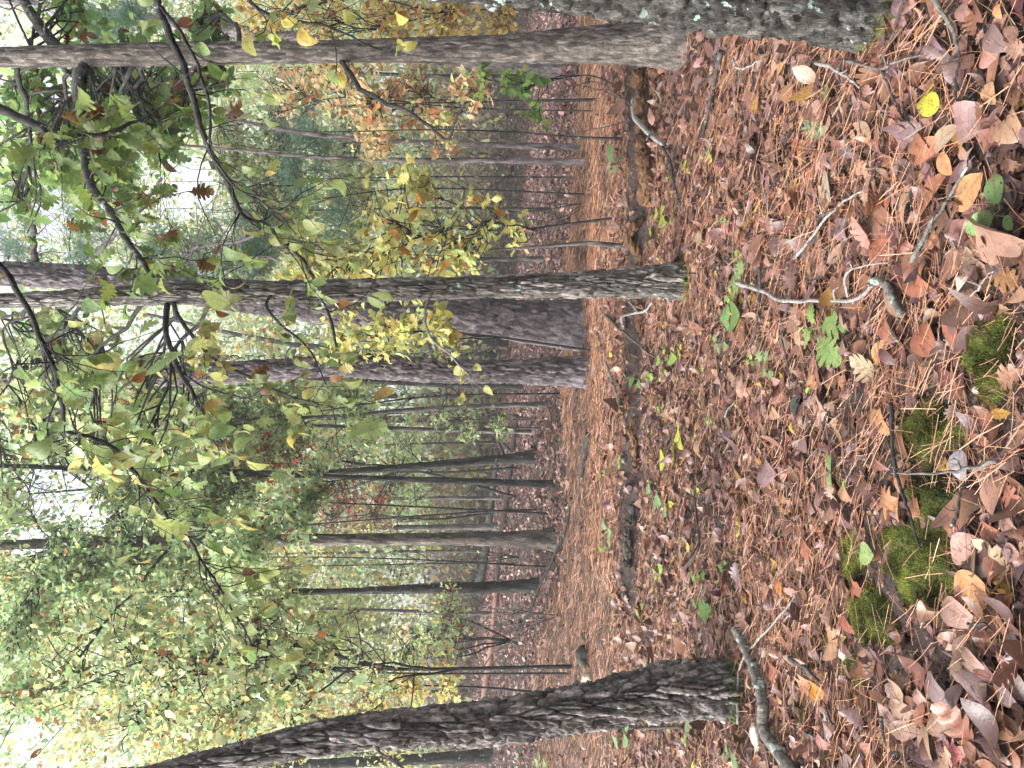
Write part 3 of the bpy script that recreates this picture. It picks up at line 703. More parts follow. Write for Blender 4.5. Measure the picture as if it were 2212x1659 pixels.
# D, E
tD, bD, PD, RD, yD = tree('pine_tree', 'biggest pine trunk, leaning behind the slim furrowed oak', [(1262, 704, 100), (1230, 704, 94), (1070, 687, 80), (902, 676, 76), (735, 664, 74), (500, 637, 66), (335, 614, 56), (150, 598, 50), (17, 592, 48)], BK_PINE, up=4, segs=110, rings=380, sc=15, stretch=.4, amp=.22, flare=.1, edge=.12, seed=4)
tE, bE, PE, RE, yE = tree('pine_tree', 'medium pine with a slight bend left of the biggest pine', [(1275, 801, 62), (1240, 801, 54), (1070, 803, 46), (902, 798, 48), (735, 786, 49), (670, 793, 41), (435, 808, 43), (268, 813, 40), (100, 822, 34), (0, 822, 30)], BK_PINE, up=4, segs=90, rings=360, sc=22, stretch=.3, amp=.26, flare=.1, edge=.12, seed=5)
# L
tL, bL, PL, RL, yL = tree('oak_tree', 'leaning furrowed oak above the lichen covered stick', [(1612, 1493, 96), (1470, 1490, 100), (1243, 1532, 79), (1074, 1558, 80), (902, 1572, 70), (735, 1587, 64), (508, 1634, 48), (250, 1700, 42), (0, 1770, 36)], BK_OAKL, up=2, sc=32, stretch=.13, amp=.42, flare=.1, edge=.13, seed=6, segs=150, rings=560)

mid = dict(segs=26, rings=150, sc=22, stretch=.2, amp=.16, flare=.25)
tF, bF, PF, RF, yF = tree('oak_tree', 'straight pale brown trunk standing at the end of the fallen log', [(1206, 1165, 40), (1175, 1165, 36), (1000, 1164, 27), (735, 1165, 24), (335, 1169, 22), (34, 1176, 21)], BK_WHITE, up=4, **mid)
tG, bG, PG, RG, yG = tree('forest_tree', 'dark straight trunk behind the leaning dead branch', [(1168, 1265, 25), (972, 1271, 22), (735, 1277, 12), (508, 1281, 16), (135, 1281, 18)], BK_DARK, up=4, **mid)
tH, bH, PH, RH, yH = tree('forest_tree', 'black leaning trunk crossing its grey neighbour', [(1158, 988, 26), (1090, 992, 21), (902, 1007, 16), (735, 1019, 12), (600, 1024, 9), (400, 1040, 7)], BK_DARK, up=3, **mid)
tI, bI, PI_, RI, yI = tree('forest_tree', 'dark grey slim trunk touching the black leaning trunk', [(1201, 1047, 16), (1070, 1042, 15), (902, 1036, 12), (735, 1030, 10), (536, 1022, 16), (300, 1015, 12)], BK_DARK, up=4, **mid)
tJ, bJ, PJ, RJ, yJ = tree('forest_tree', 'thin brown sapling trunk just left of the medium pine', [(1187, 874, 13), (1070, 876, 10), (902, 884, 9), (735, 898, 7), (560, 905, 5)], BK_GREY, up=2, **mid)
tK, bK, PK, RK, yK = tree('forest_tree', 'thin grey sapling trunk with leafy green shoot at its foot', [(1150, 933, 10), (1000, 930, 9), (735, 921, 8), (500, 915, 6)], BK_GREY, up=2, **mid)
tQ, bQ, PQ, RQ, yQ = tree('forest_tree', 'dark slim pine trunk right of its near twin', [(1258, 318, 14), (1070, 313, 12), (735, 297, 10), (490, 258, 8), (250, 230, 6)], BK_PINE, up=3, **mid)
tQ2, bQ2, PQ2, RQ2, yQ2 = tree('forest_tree', 'dark slim pine trunk left of its near twin', [(1262, 350, 15), (1070, 347, 12), (735, 342, 8), (500, 323, 6), (250, 300, 5)], BK_PINE, up=3, **mid)
tS, bS, PS, RS, yS = tree('forest_tree', 'curved grey sapling stem growing right of the slim furrowed oak', [(1348, 533, 11), (1270, 525, 9), (1180, 532, 7), (1070, 540, 6), (950, 552, 5), (800, 545, 4)], BK_GREY, up=1, segs=14, rings=80, sc=30, amp=.08, flare=.3)
tU, bU, PU, RU, yU = tree('forest_tree', 'thin black sapling stem rising behind the rotten log', [(1351, 300, 6), (1240, 296, 5), (1100, 285, 4), (950, 280, 3), (800, 283, 2.5)], BK_DARK, up=.5, segs=12, rings=60, sc=30, amp=.08, flare=.2)
tM, bM, PM, RM, yM = tree('forest_tree', 'dark trunk seen left of the leaning furrowed oak', [(1065, 1634, 26), (900, 1640, 22), (735, 1648, 20), (400, 1660, 16)], BK_DARK, up=3, **mid)
tT, bT, PT, RT, yT = tree('pine_tree', 'dim grey pine leaning between the two right-hand trunks', [(1215, 150, 36), (900, 118, 30), (640, 84, 26), (470, 62, 24), (200, 28, 20), (60, 8, 18)], BK_PINE, up=3, **mid)
bg = [(1070, 1322, 9, 1318, 640, BK_PINE, 'slim reddish trunk rising behind the far fallen log'), (985, 1365, 16, 1366, 500, BK_GREY, 'pale grey far trunk right of the wider grey trunk'),
      (985, 1420, 22, 1415, 480, BK_GREY, 'wide grey far trunk left of the pale far trunk'), (1160, 1104, 5, 1128, 700, BK_DARK, 'thin black pole stem right of the straight pale brown trunk'),
      (1075, 1135, 14, 1136, 600, BK_GREY, 'grey far trunk right behind the straight pale brown trunk'), (1110, 1222, 4, 1218, 760, BK_DARK, 'thin dark pole between the straight brown and the dark straight trunk'),
      (1010, 1498, 8, 1495, 500, BK_GREY, 'grey far pole just right of the leaning furrowed oak'), (1240, 380, 4, 388, 780, BK_DARK, 'thin black stem left of the twin slim pines'),
      (1175, 560, 12, 550, 700, BK_GREY, 'grey leaning far trunk right of the slim furrowed oak'), (1130, 838, 16, 815, 700, BK_DARK, 'dark trunk half hidden behind the medium pine'),
      (1068, 852, 12, 853, 600, BK_GREY, 'far grey trunk left of the medium pine'), (1075, 908, 13, 902, 650, BK_GREY, 'far grey trunk between the two thin saplings'),
      (1085, 960, 6, 962, 700, BK_DARK, 'thin dark pole right of the black leaning trunk'), (1060, 1195, 8, 1192, 640, BK_GREY, 'far grey pole left of the straight pale brown trunk'),
      (1010, 1450, 7, 1448, 620, BK_GREY, 'slim far pole left of the wide grey far trunk'), (1200, 165, 14, 160, 850, BK_DARK, 'dark trunk half hidden behind the pale flaky oak'),
      (1085, 1080, 9, 1078, 640, BK_GREY, 'slim far trunk left of the dark grey slim trunk'), (1190, 450, 7, 455, 760, BK_GREY, 'grey far pole behind the yellow sapling leaves'),
      (1080, 770, 18, 768, 330, BK_GREY, 'grey green far trunk between the biggest and the medium pine'), (1050, 1560, 9, 1540, 330, BK_DARK, 'dark slim tree with forked top behind the leaning furrowed oak')]
BG = []
for (px, py, w, py2, px2, mt, lb) in bg:
    k = np.linspace(0, 1, 5); dep = None
    g = G(px, py)
    if g[1] > 38: dep = 34.0
    pts = [(px + (px2 - px) * t, py + (py2 - py) * t + 4 * math.sin(3 * t + px), w * (1 - .45 * t)) for t in k]
    BG.append(tree('forest_tree', lb, pts, mt, depth=dep, up=3, segs=12, rings=60, sc=16, stretch=.2, amp=.12, flare=.2))

# --- limbs of the near trees
def limb_mesh(name, parent, base, tubes, mat, segs=10):
    mb = MB()
    for P, R in tubes: mb.tube(P, R, segs if len(P) > 10 else 5)
    return link(name, mb.mesh(name, mat, base), parent)
def pxr(w, y): return .5 * w / FPX * y
def leafy(limb, base, tw, per, size, pal, kinds, cap, prefer=True):
    p, Rm, sc, col = twig_leaves(tw, per, size, pal)
    k = gap_keep(p, .6); p, Rm, sc, col = p[k], Rm[k], sc[k], col[k]
    col = col * np.array([.62, .60, .42])
    for i in range(min(cap, len(p))):
        leaf_obj('leaf', limb, kinds[rng.integers(len(kinds))], LIVE, p[i], Rm[i], (sc[i], sc[i] * rng.uniform(.9, 1.25), sc[i]), col[i], base=base)

# tree A: long dark limb crossing the sky, its twin, and the one from above
iA = np.argmin(np.abs(PA[:, 2] - 3.1))
pix = [(335, -8), (348, 27), (368, 77), (395, 141), (415, 201), (432, 268), (449, 315), (469, 358), (492, 395), (516, 449), (529, 472), (562, 479), (596, 502), (619, 529), (650, 556), (670, 589), (690, 639), (710, 686), (727, 750)]
q = limb_pts(pix, 3.0, 3.7, 90, .008); q = np.vstack([PA[iA], (PA[iA] + q[0]) / 2 + [0, 0, .03], q])
r = np.linspace(pxr(17, 3.0), pxr(6, 3.6), len(q))
pix2 = [(335, 5), (372, 42), (400, 85), (425, 138), (445, 195), (455, 250), (452, 300), (449, 315), (480, 372), (520, 412), (560, 435), (600, 462), (640, 505)]
q2 = limb_pts(pix2, 3.02, 3.3, 60, .008)
tw = twigs_along(q, 26, .42, .12, -.25, .0035) + twigs_along(q2, 16, .4, .2, -.25, .003)
lb1 = limb_mesh('limb', tA, bA, [(q, r), (q2, np.linspace(pxr(9, 3), pxr(3, 3.3), len(q2)))] + tw, BK_LIMB)
leafy(lb1, bA, tw, 3, .085, LIME, ['ovate', 'ovate', 'oak'], 80)
jA = np.argmin(np.abs(PA[:, 2] - 4.0))
pix = [(-10, 560), (0, 575), (33, 622), (67, 682), (87, 736), (104, 770), (124, 826), (134, 883), (141, 927), (174, 940), (218, 953), (261, 980), (288, 1017), (315, 1051), (350, 1100), (372, 1127), (413, 1171), (444, 1226), (474, 1266), (494, 1307), (521, 1348), (542, 1391), (535, 1446)]
q = limb_pts(pix, 3.1, 3.9, 110, .008); q = np.vstack([PA[jA], PA[jA] * .5 + q[0] * .5 + [0, 0, .12], q])
tw = twigs_along(q, 56, .48, .2, -.3, .0035)
lb2 = limb_mesh('limb', tA, bA, [(q, np.linspace(pxr(14, 3.0), pxr(4, 3.9), len(q)))] + tw, BK_LIMB)
leafy(lb2, bA, tw, 4, .088, LIME, ['ovate', 'ovate', 'lance', 'oak'], 190)
# small leafy spray by the right edge
kA = np.argmin(np.abs(PA[:, 2] - 2.5))
q = limb_pts([(520, -30), (560, 20), (640, 45), (720, 60), (800, 100), (850, 110)], 3.0, 3.2, 30, .006); q = np.vstack([PA[kA], q])
tw = twigs_along(q, 12, .3, .2, -.2, .003)
lb3 = limb_mesh('limb', tA, bA, [(q, np.linspace(.009, .003, len(q)))] + tw, BK_LIMB)
leafy(lb3, bA, tw, 3, .065, YELLOW + LIME, ['ovate', 'round'], 30)

# tree B: crooked limb to the left, thick limb right, stub, low drooping limb, green oak leaves
def attach(P, pt): return P[np.argmin(np.linalg.norm(P - pt, axis=1))]
pix = [(181, 135), (174, 201), (176, 285), (183, 335), (194, 395), (218, 432), (241, 462), (258, 492), (275, 522), (298, 553), (338, 612)]
q = limb_pts(pix, yB, yB - .6, 60, .012); q = np.vstack([attach(PB, q[0]), q])
tw = twigs_along(q, 22, .7, .1, -.1, .006)
lbB = limb_mesh('limb', tB, bB, [(q, np.linspace(pxr(24, yB), pxr(9, yB), len(q)))] + tw, BK_NEAR)
q = limb_pts([(135, 110), (112, 90), (82, 48), (50, 0), (20, -40)], yB, yB, 24, .01)
tw2 = twigs_along(q, 8, .6, .3, 0, .006)
limb_mesh('limb', tB, bB, [(q, np.linspace(pxr(26, yB), pxr(17, yB), len(q)))] + tw2, BK_NEAR)
q = limb_pts([(1345, 75), (1330, 48), (1300, 26)], yB, yB - .1, 12, .002)
limb_mesh('branch_stub', tB, bB, [(q, np.linspace(pxr(24, yB), pxr(15, yB), len(q)))], BK_GREY, 14)
q = limb_pts([(735, 128), (755, 157), (778, 191), (802, 204), (835, 224), (875, 238), (902, 254), (935, 278), (966, 303), (983, 261), (1006, 221)], yB, yB - .8, 50, .008)
tw3 = twigs_along(q, 12, .35, .15, -.1, .003)
limb_mesh('limb', tB, bB, [(q, np.linspace(pxr(12, yB), pxr(4, yB), len(q)))] + tw3, BK_LIMB)
q = limb_pts([(0, 235), (50, 258), (90, 275), (110, 305), (137, 310), (167, 295), (187, 293), (234, 288), (278, 268), (301, 261), (328, 245)], yB - 1.2, yB - 1.0, 50, .006)
top = PB[-1]; q = np.vstack([top, q[0] + [.3, 0, .5], q])
tw4 = twigs_along(q, 22, .5, .15, -.2, .004)
lbB2 = limb_mesh('limb', tB, bB, [(q, np.linspace(.03, .007, len(q)))] + tw4, BK_LIMB)
leafy(lbB2, bB, tw4, 5, .115, GREEN, ['oak', 'oak', 'star'], 110)
leafy(lbB, bB, tw, 7, .115, GREEN, ['oak', 'oak', 'star'], 130)
crown(tB, bB, PB, RB, [(110, 300, 110, 7.2, 260), (240, 230, 105, 7.4, 300), (330, 290, 100, 7.2, 240), (400, 210, 90, 7.4, 220), (230, 395, 80, 7.0, 150), (40, 430, 80, 7.4, 140), (60, 200, 90, 7, 160), (470, 130, 60, 7.5, 110), (150, 30, 90, 7.5, 160), (430, 40, 70, 7.2, 120), (-80, 250, 150, 7.5, 300), (-120, 20, 150, 7.5, 300), (300, 180, 110, 8, 320), (180, 360, 90, 8, 220)], GREEN, .115, OAKT, cl=8)

# tree C: forked branch to the left, drooping twig, leaves
q = limb_pts([(362, 655), (357, 709), (368, 749), (388, 803), (415, 850), (439, 897), (459, 934), (479, 954)], yC, yC - .9, 44, .008)
qb = limb_pts([(375, 655), (385, 683), (418, 729), (469, 780), (519, 806), (569, 833), (619, 853), (670, 867), (720, 880)], yC - .05, yC - .5, 44, .008)
qc = limb_pts([(388, 803), (435, 833), (485, 850), (536, 858), (569, 837)], yC - .35, yC - .7, 24, .006)
tw = twigs_along(q, 18, .5, .2, -.2, .004) + twigs_along(qb, 18, .5, .2, -.2, .0035) + twigs_along(qc, 6, .35, .2, -.2, .003)
lbC = limb_mesh('limb', tC, bC, [(q, np.linspace(pxr(13, yC), pxr(5, yC), len(q))), (qb, np.linspace(pxr(10, yC), pxr(3, yC), len(qb))), (qc, np.linspace(pxr(5, yC), pxr(2, yC), len(qc)))] + tw, BK_LIMB)
leafy(lbC, bC, tw, 5, .105, LIME + OLIVE, ['ovate', 'oak', 'ovate'], 170)
q = limb_pts([(936, 626), (922, 656), (919, 699), (936, 736), (969, 763), (1003, 800), (1026, 826)], yC - .05, yC - .4, 36, .006)
tw = twigs_along(q, 10, .3, .25, -.1, .0025)
lbC2 = limb_mesh('limb', tC, bC, [(q, np.linspace(pxr(7, yC), pxr(2.5, yC), len(q)))] + tw, BK_PALE)
leafy(lbC2, bC, tw, 3, .07, YELLOW, ['ovate', 'round'], 24)
q = limb_pts([(588, 632), (575, 655), (580, 670), (610, 705), (650, 735), (680, 775), (690, 800), (705, 830)], yC - .05, yC - .3, 36, .006)
tw = twigs_along(q, 8, .3, .25, -.1, .0025)
lbC3 = limb_mesh('limb', tC, bC, [(q, np.linspace(pxr(7, yC), pxr(2.5, yC), len(q)))] + tw, BK_LIMB)
leafy(lbC3, bC, tw, 3, .08, LIME, ['ovate', 'round'], 24)
crown(tC, bC, PC, RC, [(90, 720, 90, 7, 160), (200, 740, 70, 7, 110), (160, 860, 100, 7, 240), (300, 870, 90, 7, 200), (60, 900, 80, 7, 140), (330, 960, 90, 6.5, 200), (210, 960, 80, 6.5, 160), (-90, 700, 150, 7, 260)], LIME + OLIVE, .10, OAKT, cl=10, hi=.98)
# tree D: limbs to the right, dark twigs
tubes = []
for pix, w0 in [([(75, 575), (70, 500), (62, 400), (75, 300)], 15), ([(195, 580), (215, 540), (265, 490), (300, 455), (350, 385)], 12), ([(425, 600), (415, 575), (405, 560), (418, 538), (445, 530), (520, 520), (560, 505)], 11), ([(395, 600), (400, 560), (430, 530)], 10), ([(455, 610), (480, 585), (540, 560), (600, 560)], 7)]:
    q = limb_pts(pix, yD, yD - .7, 30, .03); tubes.append((q, np.linspace(pxr(w0, yD), pxr(w0 * .45, yD), len(q)))); tubes += twigs_along(q, 9, 1.0, .2, 0, .008)
limb_mesh('limb', tD, bD, tubes, BK_PINE)
# tree L: little side branch
q = limb_pts([(803, 1598), (820, 1625), (864, 1656), (900, 1690)], yL, yL - .4, 20, .006)
limb_mesh('limb', tL, bL, [(q, np.linspace(pxr(8, yL), pxr(5, yL), len(q)))] + twigs_along(q, 4, .25), BK_GREY)

# needle foliage for pines
def pine_tufts(tree_, base, spots, name='needles'):
    parts = []
    s = np.array([[0, .006, 0], [0, -.006, 0], [1, 0, 0]]); tp = (s, np.array([[0, 1, 2]]), s[:, :2])
    for (px, py, r, y, n) in spots:
        c = at(px, py, y); rad = r / FPX * y; k = max(4, n // 45)
        cc = c + rng.normal(size=(k, 3)) * rad * np.array([.55, .5, .35]); cc = cc[gap_keep(cc)]
        if not len(cc): continue
        p = np.repeat(cc, 45, 0); m = len(p); D = norm(rand_unit(m) + np.array([0, 0, .1])); p = p + D * .02 + rng.normal(size=(m, 3)) * .05
        parts.append(scatter(tp, p, frames(D, rand_unit(m)), np.stack([rng.uniform(.12, .24, m), np.full(m, .9), np.full(m, 1.)], 1), pick(PINEC, m)))
    V, F, C, U = join(parts)
    o = link(name, mk(name, V - base, F, LIVE_M, smooth=False, col=C, uv=U), tree_); o['kind'] = 'stuff'
pine_tufts(tD, bD, [(560, 545, 70, yD, 2200), (480, 560, 60, yD, 1500), (330, 560, 60, yD, 1200), (180, 520, 60, yD, 1200), (40, 520, 60, yD, 1000)])
pine_tufts(tQ2, bQ2, [(730, 460, 65, 12, 1500), (655, 270, 60, 12, 1400), (690, 330, 45, 12, 700), (630, 380, 40, 12, 900)])
pine_tufts(tT, bT, [(210, 60, 70, 11, 2200), (290, 40, 60, 11, 1600), (170, 370, 60, 12, 1400), (240, 350, 60, 12, 1400), (900, 270, 60, 13, 1300), (860, 60, 50, 13, 1000)])

# --- crowns of the trees standing behind
crown(tF, bF, PF, RF, [(60, 1230, 110, yF, 1530), (180, 1240, 100, yF, 1530), (60, 1090, 90, yF, 765), (20, 1400, 120, yF, 1530), (60, 1530, 110, yF - 2, 1190), (150, 1120, 90, yF, 850), (300, 1230, 110, yF, 1530), (420, 1100, 100, yF, 1360), (240, 1060, 60, yF, 425), (520, 1180, 90, yF - 1, 1190), (-80, 1170, 160, yF, 1530), (620, 1110, 80, yF - 1, 765)], LIME, .10, MIDT)
crown(tG, bG, PG, RG, [(300, 1330, 130, yG, 2560), (450, 1260, 110, yG, 1760), (150, 1350, 120, yG, 1920), (600, 1300, 100, yG, 1440), (40, 1290, 90, yG, 1120), (-100, 1330, 150, yG, 1440)], OLIVE + LIME, .10, LOWT)
crown(tH, bH, PH, RH, [(560, 990, 90, yH, 1050), (430, 990, 90, yH, 1050), (640, 960, 60, yH, 450)], LIME + RED[:1], .10, LOWT)
crown(tI, bI, PI_, RI, [(330, 1030, 80, yI, 960), (500, 1060, 90, yI, 1120), (680, 1060, 60, yI - 1, 416)], LIME, .10, LOWT)
crown(tJ, bJ, PJ, RJ, [(620, 880, 90, yJ, 1200), (760, 860, 70, yJ, 675), (500, 890, 90, yJ, 1200)], LIME, .10, LOWT)
crown(tK, bK, PK, RK, [(560, 930, 90, yK, 1200), (800, 940, 60, yK, 390), (700, 980, 60, yK, 450), (420, 910, 90, yK, 1050)], LIME + PALE, .10, LOWT)
crown(tE, bE, PE, RE, [(80, 930, 120, yE + 3, 2210), (230, 960, 110, yE + 3, 2040), (130, 760, 100, yE + 3, 1360), (60, 1050, 100, yE + 4, 1190), (330, 900, 100, yE + 3, 1530), (180, 1040, 90, yE + 3, 850), (-100, 880, 160, yE + 2, 1190), (300, 870, 90, yE + 1, 850), (180, 820, 70, yE, 510), (420, 900, 80, yE + 1, 680)], LIME, .10, LOWT)
crown(tQ, bQ, PQ, RQ, [(260, 440, 100, yQ + 5, 850), (120, 520, 100, yQ + 5, 850), (60, 400, 110, yQ + 5, 850), (400, 540, 80, yQ + 4, 850), (300, 560, 80, yQ + 4, 680), (440, 470, 60, yQ + 4, 425), (600, 230, 90, yQ + 3, 1190), (500, 300, 80, yQ + 3, 850), (760, 330, 80, yQ + 3, 850)], PALE, .10, LOWT)
crown(tM, bM, PM, RM, [(850, 1645, 90, yM, 500), (600, 1650, 110, yM, 900), (400, 1640, 120, yM, 1000)], YELLOW + OLIVE, .12, LOWT)
for i, spots, pal in [(0, [(640, 1330, 100), (760, 1330, 80)], OLIVE), (1, [(600, 1400, 110), (760, 1380, 70)], OLIVE), (2, [(520, 1440, 120), (700, 1440, 100)], YELLOW + OLIVE), (4, [(640, 1140, 80), (800, 1130, 60)], LIME + AMBER), (8, [(760, 560, 80), (650, 560, 80)], YELLOW),
                      (10, [(680, 850, 90), (800, 850, 60)], LIME), (11, [(700, 910, 80)], PALE), (16, [(700, 1080, 80), (830, 1080, 60)], PALE + RED[1:2]), (17, [(760, 440, 90), (620, 460, 90)], PALE + YELLOW), (18, [(540, 720, 60), (600, 735, 45), (450, 740, 60)], [(3, (.62, .36, .09)), (2, (.60, .42, .12))]),
                      (19, [(350, 1530, 140), (520, 1520, 120), (650, 1520, 110), (200, 1560, 120), (780, 1530, 80)], OLIVE + AMBER), (13, [(720, 1200, 80), (600, 1210, 80)], PALE + AMBER)]:
    t_, b_, P_, R_, y_ = BG[i]
    crown(t_, b_, P_, R_, [(a, b, r, y_, int(r * 8)) for a, b, r in spots], pal, .14, LOWT)

for i, spots, pal in [(3, [(330, 1110, 120), (160, 1150, 120), (480, 1110, 90), (30, 1120, 90)], LIME + PALE), (12, [(350, 970, 120), (180, 1000, 110), (500, 960, 100), (60, 1000, 90)], LIME + PALE), (5, [(300, 1220, 120), (140, 1290, 120), (450, 1210, 100)], LIME + OLIVE),
                      (14, [(300, 1450, 150), (120, 1430, 140), (450, 1500, 120), (60, 1600, 110)], OLIVE + LIME), (7, [(480, 380, 90), (560, 420, 90), (600, 330, 80), (560, 500, 80)], PALE), (9, [(420, 850, 110), (560, 830, 90), (250, 880, 110), (90, 840, 90)], LIME + PALE), (15, [(450, 60, 110), (300, 40, 110), (620, 100, 80), (250, 170, 100)], GREEN + PALE)]:
    t_, b_, P_, R_, y_ = BG[i]
    crown(t_, b_, P_, R_, [(a, b, r, y_ + 1.5, int(r * 10)) for a, b, r in spots], pal, .115, LOWT[:2], cl=20)

# --- understorey saplings: stems with leaves, each standing on the ground
def sapling(label, px, py, stems, blobs, pal, size, tpls=MIDT, mat=BK_LIMB, w=7, depth=None, cl=18, top=None):
    g = G(px, py) if depth is None else at(px, py, depth)
    y = g[1]; base = np.array([g[0], g[1], float(H(g[0], g[1]))])
    t = thing('sapling', label, 'sapling', base)
    bl = [(a, b, r, y + (d if len(rest) == 0 else 0), n) for (a, b, r, d, n, *rest) in blobs]
    c0 = at(bl[0][0], bl[0][1], y); P = catmull([base + [0, 0, -.05], base * .5 + c0 * .5 + rng.normal(size=3) * .12, c0], 30); r0 = pxr(w, y)
    mb = MB(); mb.tube(P, np.linspace(r0, r0 * .35, 30), 8); link('stem', mb.mesh('stem', mat, base), t)
    crown(t, base, P, np.full(30, r0), bl, pal, size, tpls, cl=cl, mat_l=mat, limb_r=.6, hi=.98)
    return t
sapling('orange and salmon leaved sapling between the pale oak and the slim pines', 1290, 215, 1, [(800, 225, 95, 0, 700), (900, 200, 80, .3, 500), (720, 170, 75, .2, 380), (1010, 190, 60, -.3, 200), (640, 200, 70, .5, 300), (960, 290, 60, .2, 170), (800, 310, 50, .2, 120)], ORANGE, .095, MIDT, cl=14)
sapling('amber and rust leaved sapling squeezed against the lichen spotted trunk', 1260, 30, 1, [(960, 25, 90, 0, 700), (1080, 25, 70, .2, 380), (840, 30, 90, .2, 600), (700, 30, 80, 0, 380), (560, 50, 80, 0, 320)], AMBER, .095, MIDT, cl=14)
sapling('bright yellow leaved sapling right of the slim furrowed oak', 1330, 470, 1, [(850, 480, 135, -.6, 150), (800, 560, 105, -.6, 110), (940, 500, 120, -.6, 105), (1040, 480, 80, -.6, 80), (720, 590, 70, -.6, 80), (890, 400, 50, -.8, 60), (990, 560, 50, -.4, 80), (1120, 500, 50, 0, 40)], YELLOW, .095, OAKT, cl=4)
sapling('yellow leaved sapling in front of the biggest pine', 1285, 760, 1, [(880, 715, 60, -1.0, 140), (930, 690, 50, -1.4, 110), (820, 730, 60, -.8, 130), (760, 710, 50, -.8, 80), (960, 740, 40, -1, 50), (720, 740, 60, 0, 120)], YELLOW, .10, MIDT, cl=8)
sapling('green and yellow leaved bush in front of the fallen log', 1120, 1395, 1, [(960, 1330, 55, -3, 200), (930, 1370, 50, -3, 160), (1000, 1340, 40, -3, 90), (870, 1420, 70, -2, 240), (980, 1400, 40, -3, 60)], OLIVE + LIME, .09, MIDT, cl=12)
sapling('olive leaved sapling tree at the upper left of the clearing', 1240, 1440, 1, [(420, 1430, 150, -2, 850), (560, 1380, 120, -2, 550), (270, 1400, 130, -2, 600), (640, 1460, 110, -2, 425), (300, 1560, 120, -2, 450), (480, 1560, 120, -2, 500), (150, 1450, 120, -2, 350), (720, 1400, 80, -2, 190), (800, 1490, 70, -2, 130), (620, 1580, 90, -1, 250)], OLIVE + LIME + YELLOW[1:2], .09, MIDT, cl=12, w=10)
sapling('yellow leaved sapling at the foot of the leaning furrowed oak', 1190, 1500, 1, [(880, 1480, 60, 0, 300), (960, 1470, 50, 0, 160), (800, 1520, 60, 0, 260)], YELLOW + AMBER, .09, MIDT, cl=12)
sapling('lime leaved sapling behind the dark leaning trunk', 1120, 1010, 1, [(850, 1020, 70, 2, 500), (760, 980, 70, 2, 500), (700, 1060, 60, 2, 300), (900, 1080, 40, 1, 160), (880, 940, 50, 1, 200)], LIME, .11, LOWT)
sapling('red leaved twiggy sapling among the far trunks', 1115, 1075, 1, [(700, 990, 40, -2, 60), (620, 1000, 40, -2, 60), (740, 1060, 70, 2, 260), (820, 1070, 40, 2, 80), (560, 990, 30, -2, 30)], [(3, (.50, .08, .07)), (2, (.48, .22, .2))], .10, LOWT, cl=10)
sapling('pink tinged sapling left of the slim far trunk', 1110, 1100, 1, [(800, 1110, 60, 2, 260), (700, 1110, 60, 2, 220)], [(3, (.50, .28, .24)), (2, (.42, .40, .2))], .12, LOWT, cl=10)
sapling('thin green shoot on the needle bed behind the rotten log', 1330, 190, 1, [(1130, 190, 45, -.3, 60), (1100, 170, 30, -.3, 30), (1150, 250, 35, -.3, 30), (1040, 170, 30, 0, 30)], [(3, (.17, .28, .08)), (1, (.3, .36, .09))], .09, OAKT, cl=6, w=4)
sapling('green leafy shoot beside the thin grey sapling trunk', 1165, 925, 1, [(1080, 925, 35, 0, 120), (1010, 920, 40, 0, 150), (960, 900, 40, 0, 110)], LIME, .09, LOWT, cl=10, w=4)

# bare understorey poles with many fine dark twigs
def twig_tree(label, px, py, top, w, ntw, ln):
    g = G(px, py); base = np.array([g[0], g[1], float(H(g[0], g[1]))]); t = thing('bare_sapling', label, 'sapling', base)
    e = at(top[0], top[1], g[1]); P = catmull([base + [0, 0, -.05], base * .6 + e * .4 + rng.normal(size=3) * .15, base * .25 + e * .75 + rng.normal(size=3) * .15, e], 40)
    mb = MB(); mb.tube(P, np.linspace(pxr(w, g[1]), pxr(w, g[1]) * .3, 40), 7); link('stem', mb.mesh('stem', BK_LIMB, base), t)
    mb = MB()
    for q, r in twigs_along(P, ntw, ln, .25, .12, pxr(w, g[1]) * .4):
        mb.tube(q, r, 4)
        for q2, r2 in twigs_along(q, 4, ln * .4, .2, .05, r[0] * .5): mb.tube(q2, r2, 3)
    o_ = link('twigs', mb.mesh('twigs', BK_LIMB, base), t); o_['kind'] = 'stuff'
for a_ in [('bare dark sapling with wide twigs between the medium pine and the thin saplings', 1215, 850, (420, 905), 5, 26, 1.5), ('bare twiggy sapling between the dark grey and the straight brown trunk', 1190, 1110, (330, 1075), 5, 26, 1.6),
           ('bare twiggy sapling between the straight brown and the dark straight trunk', 1180, 1225, (300, 1215), 4, 26, 1.6), ('bare twiggy sapling right of the leaning furrowed oak top', 1230, 1455, (230, 1420), 5, 28, 1.5),
           ('bare twiggy sapling left of the twin slim pines', 1265, 420, (480, 440), 4, 24, 1.4), ('bare twiggy sapling among the orange leaves', 1290, 240, (560, 260), 4, 22, 1.2)]: twig_tree(*a_)
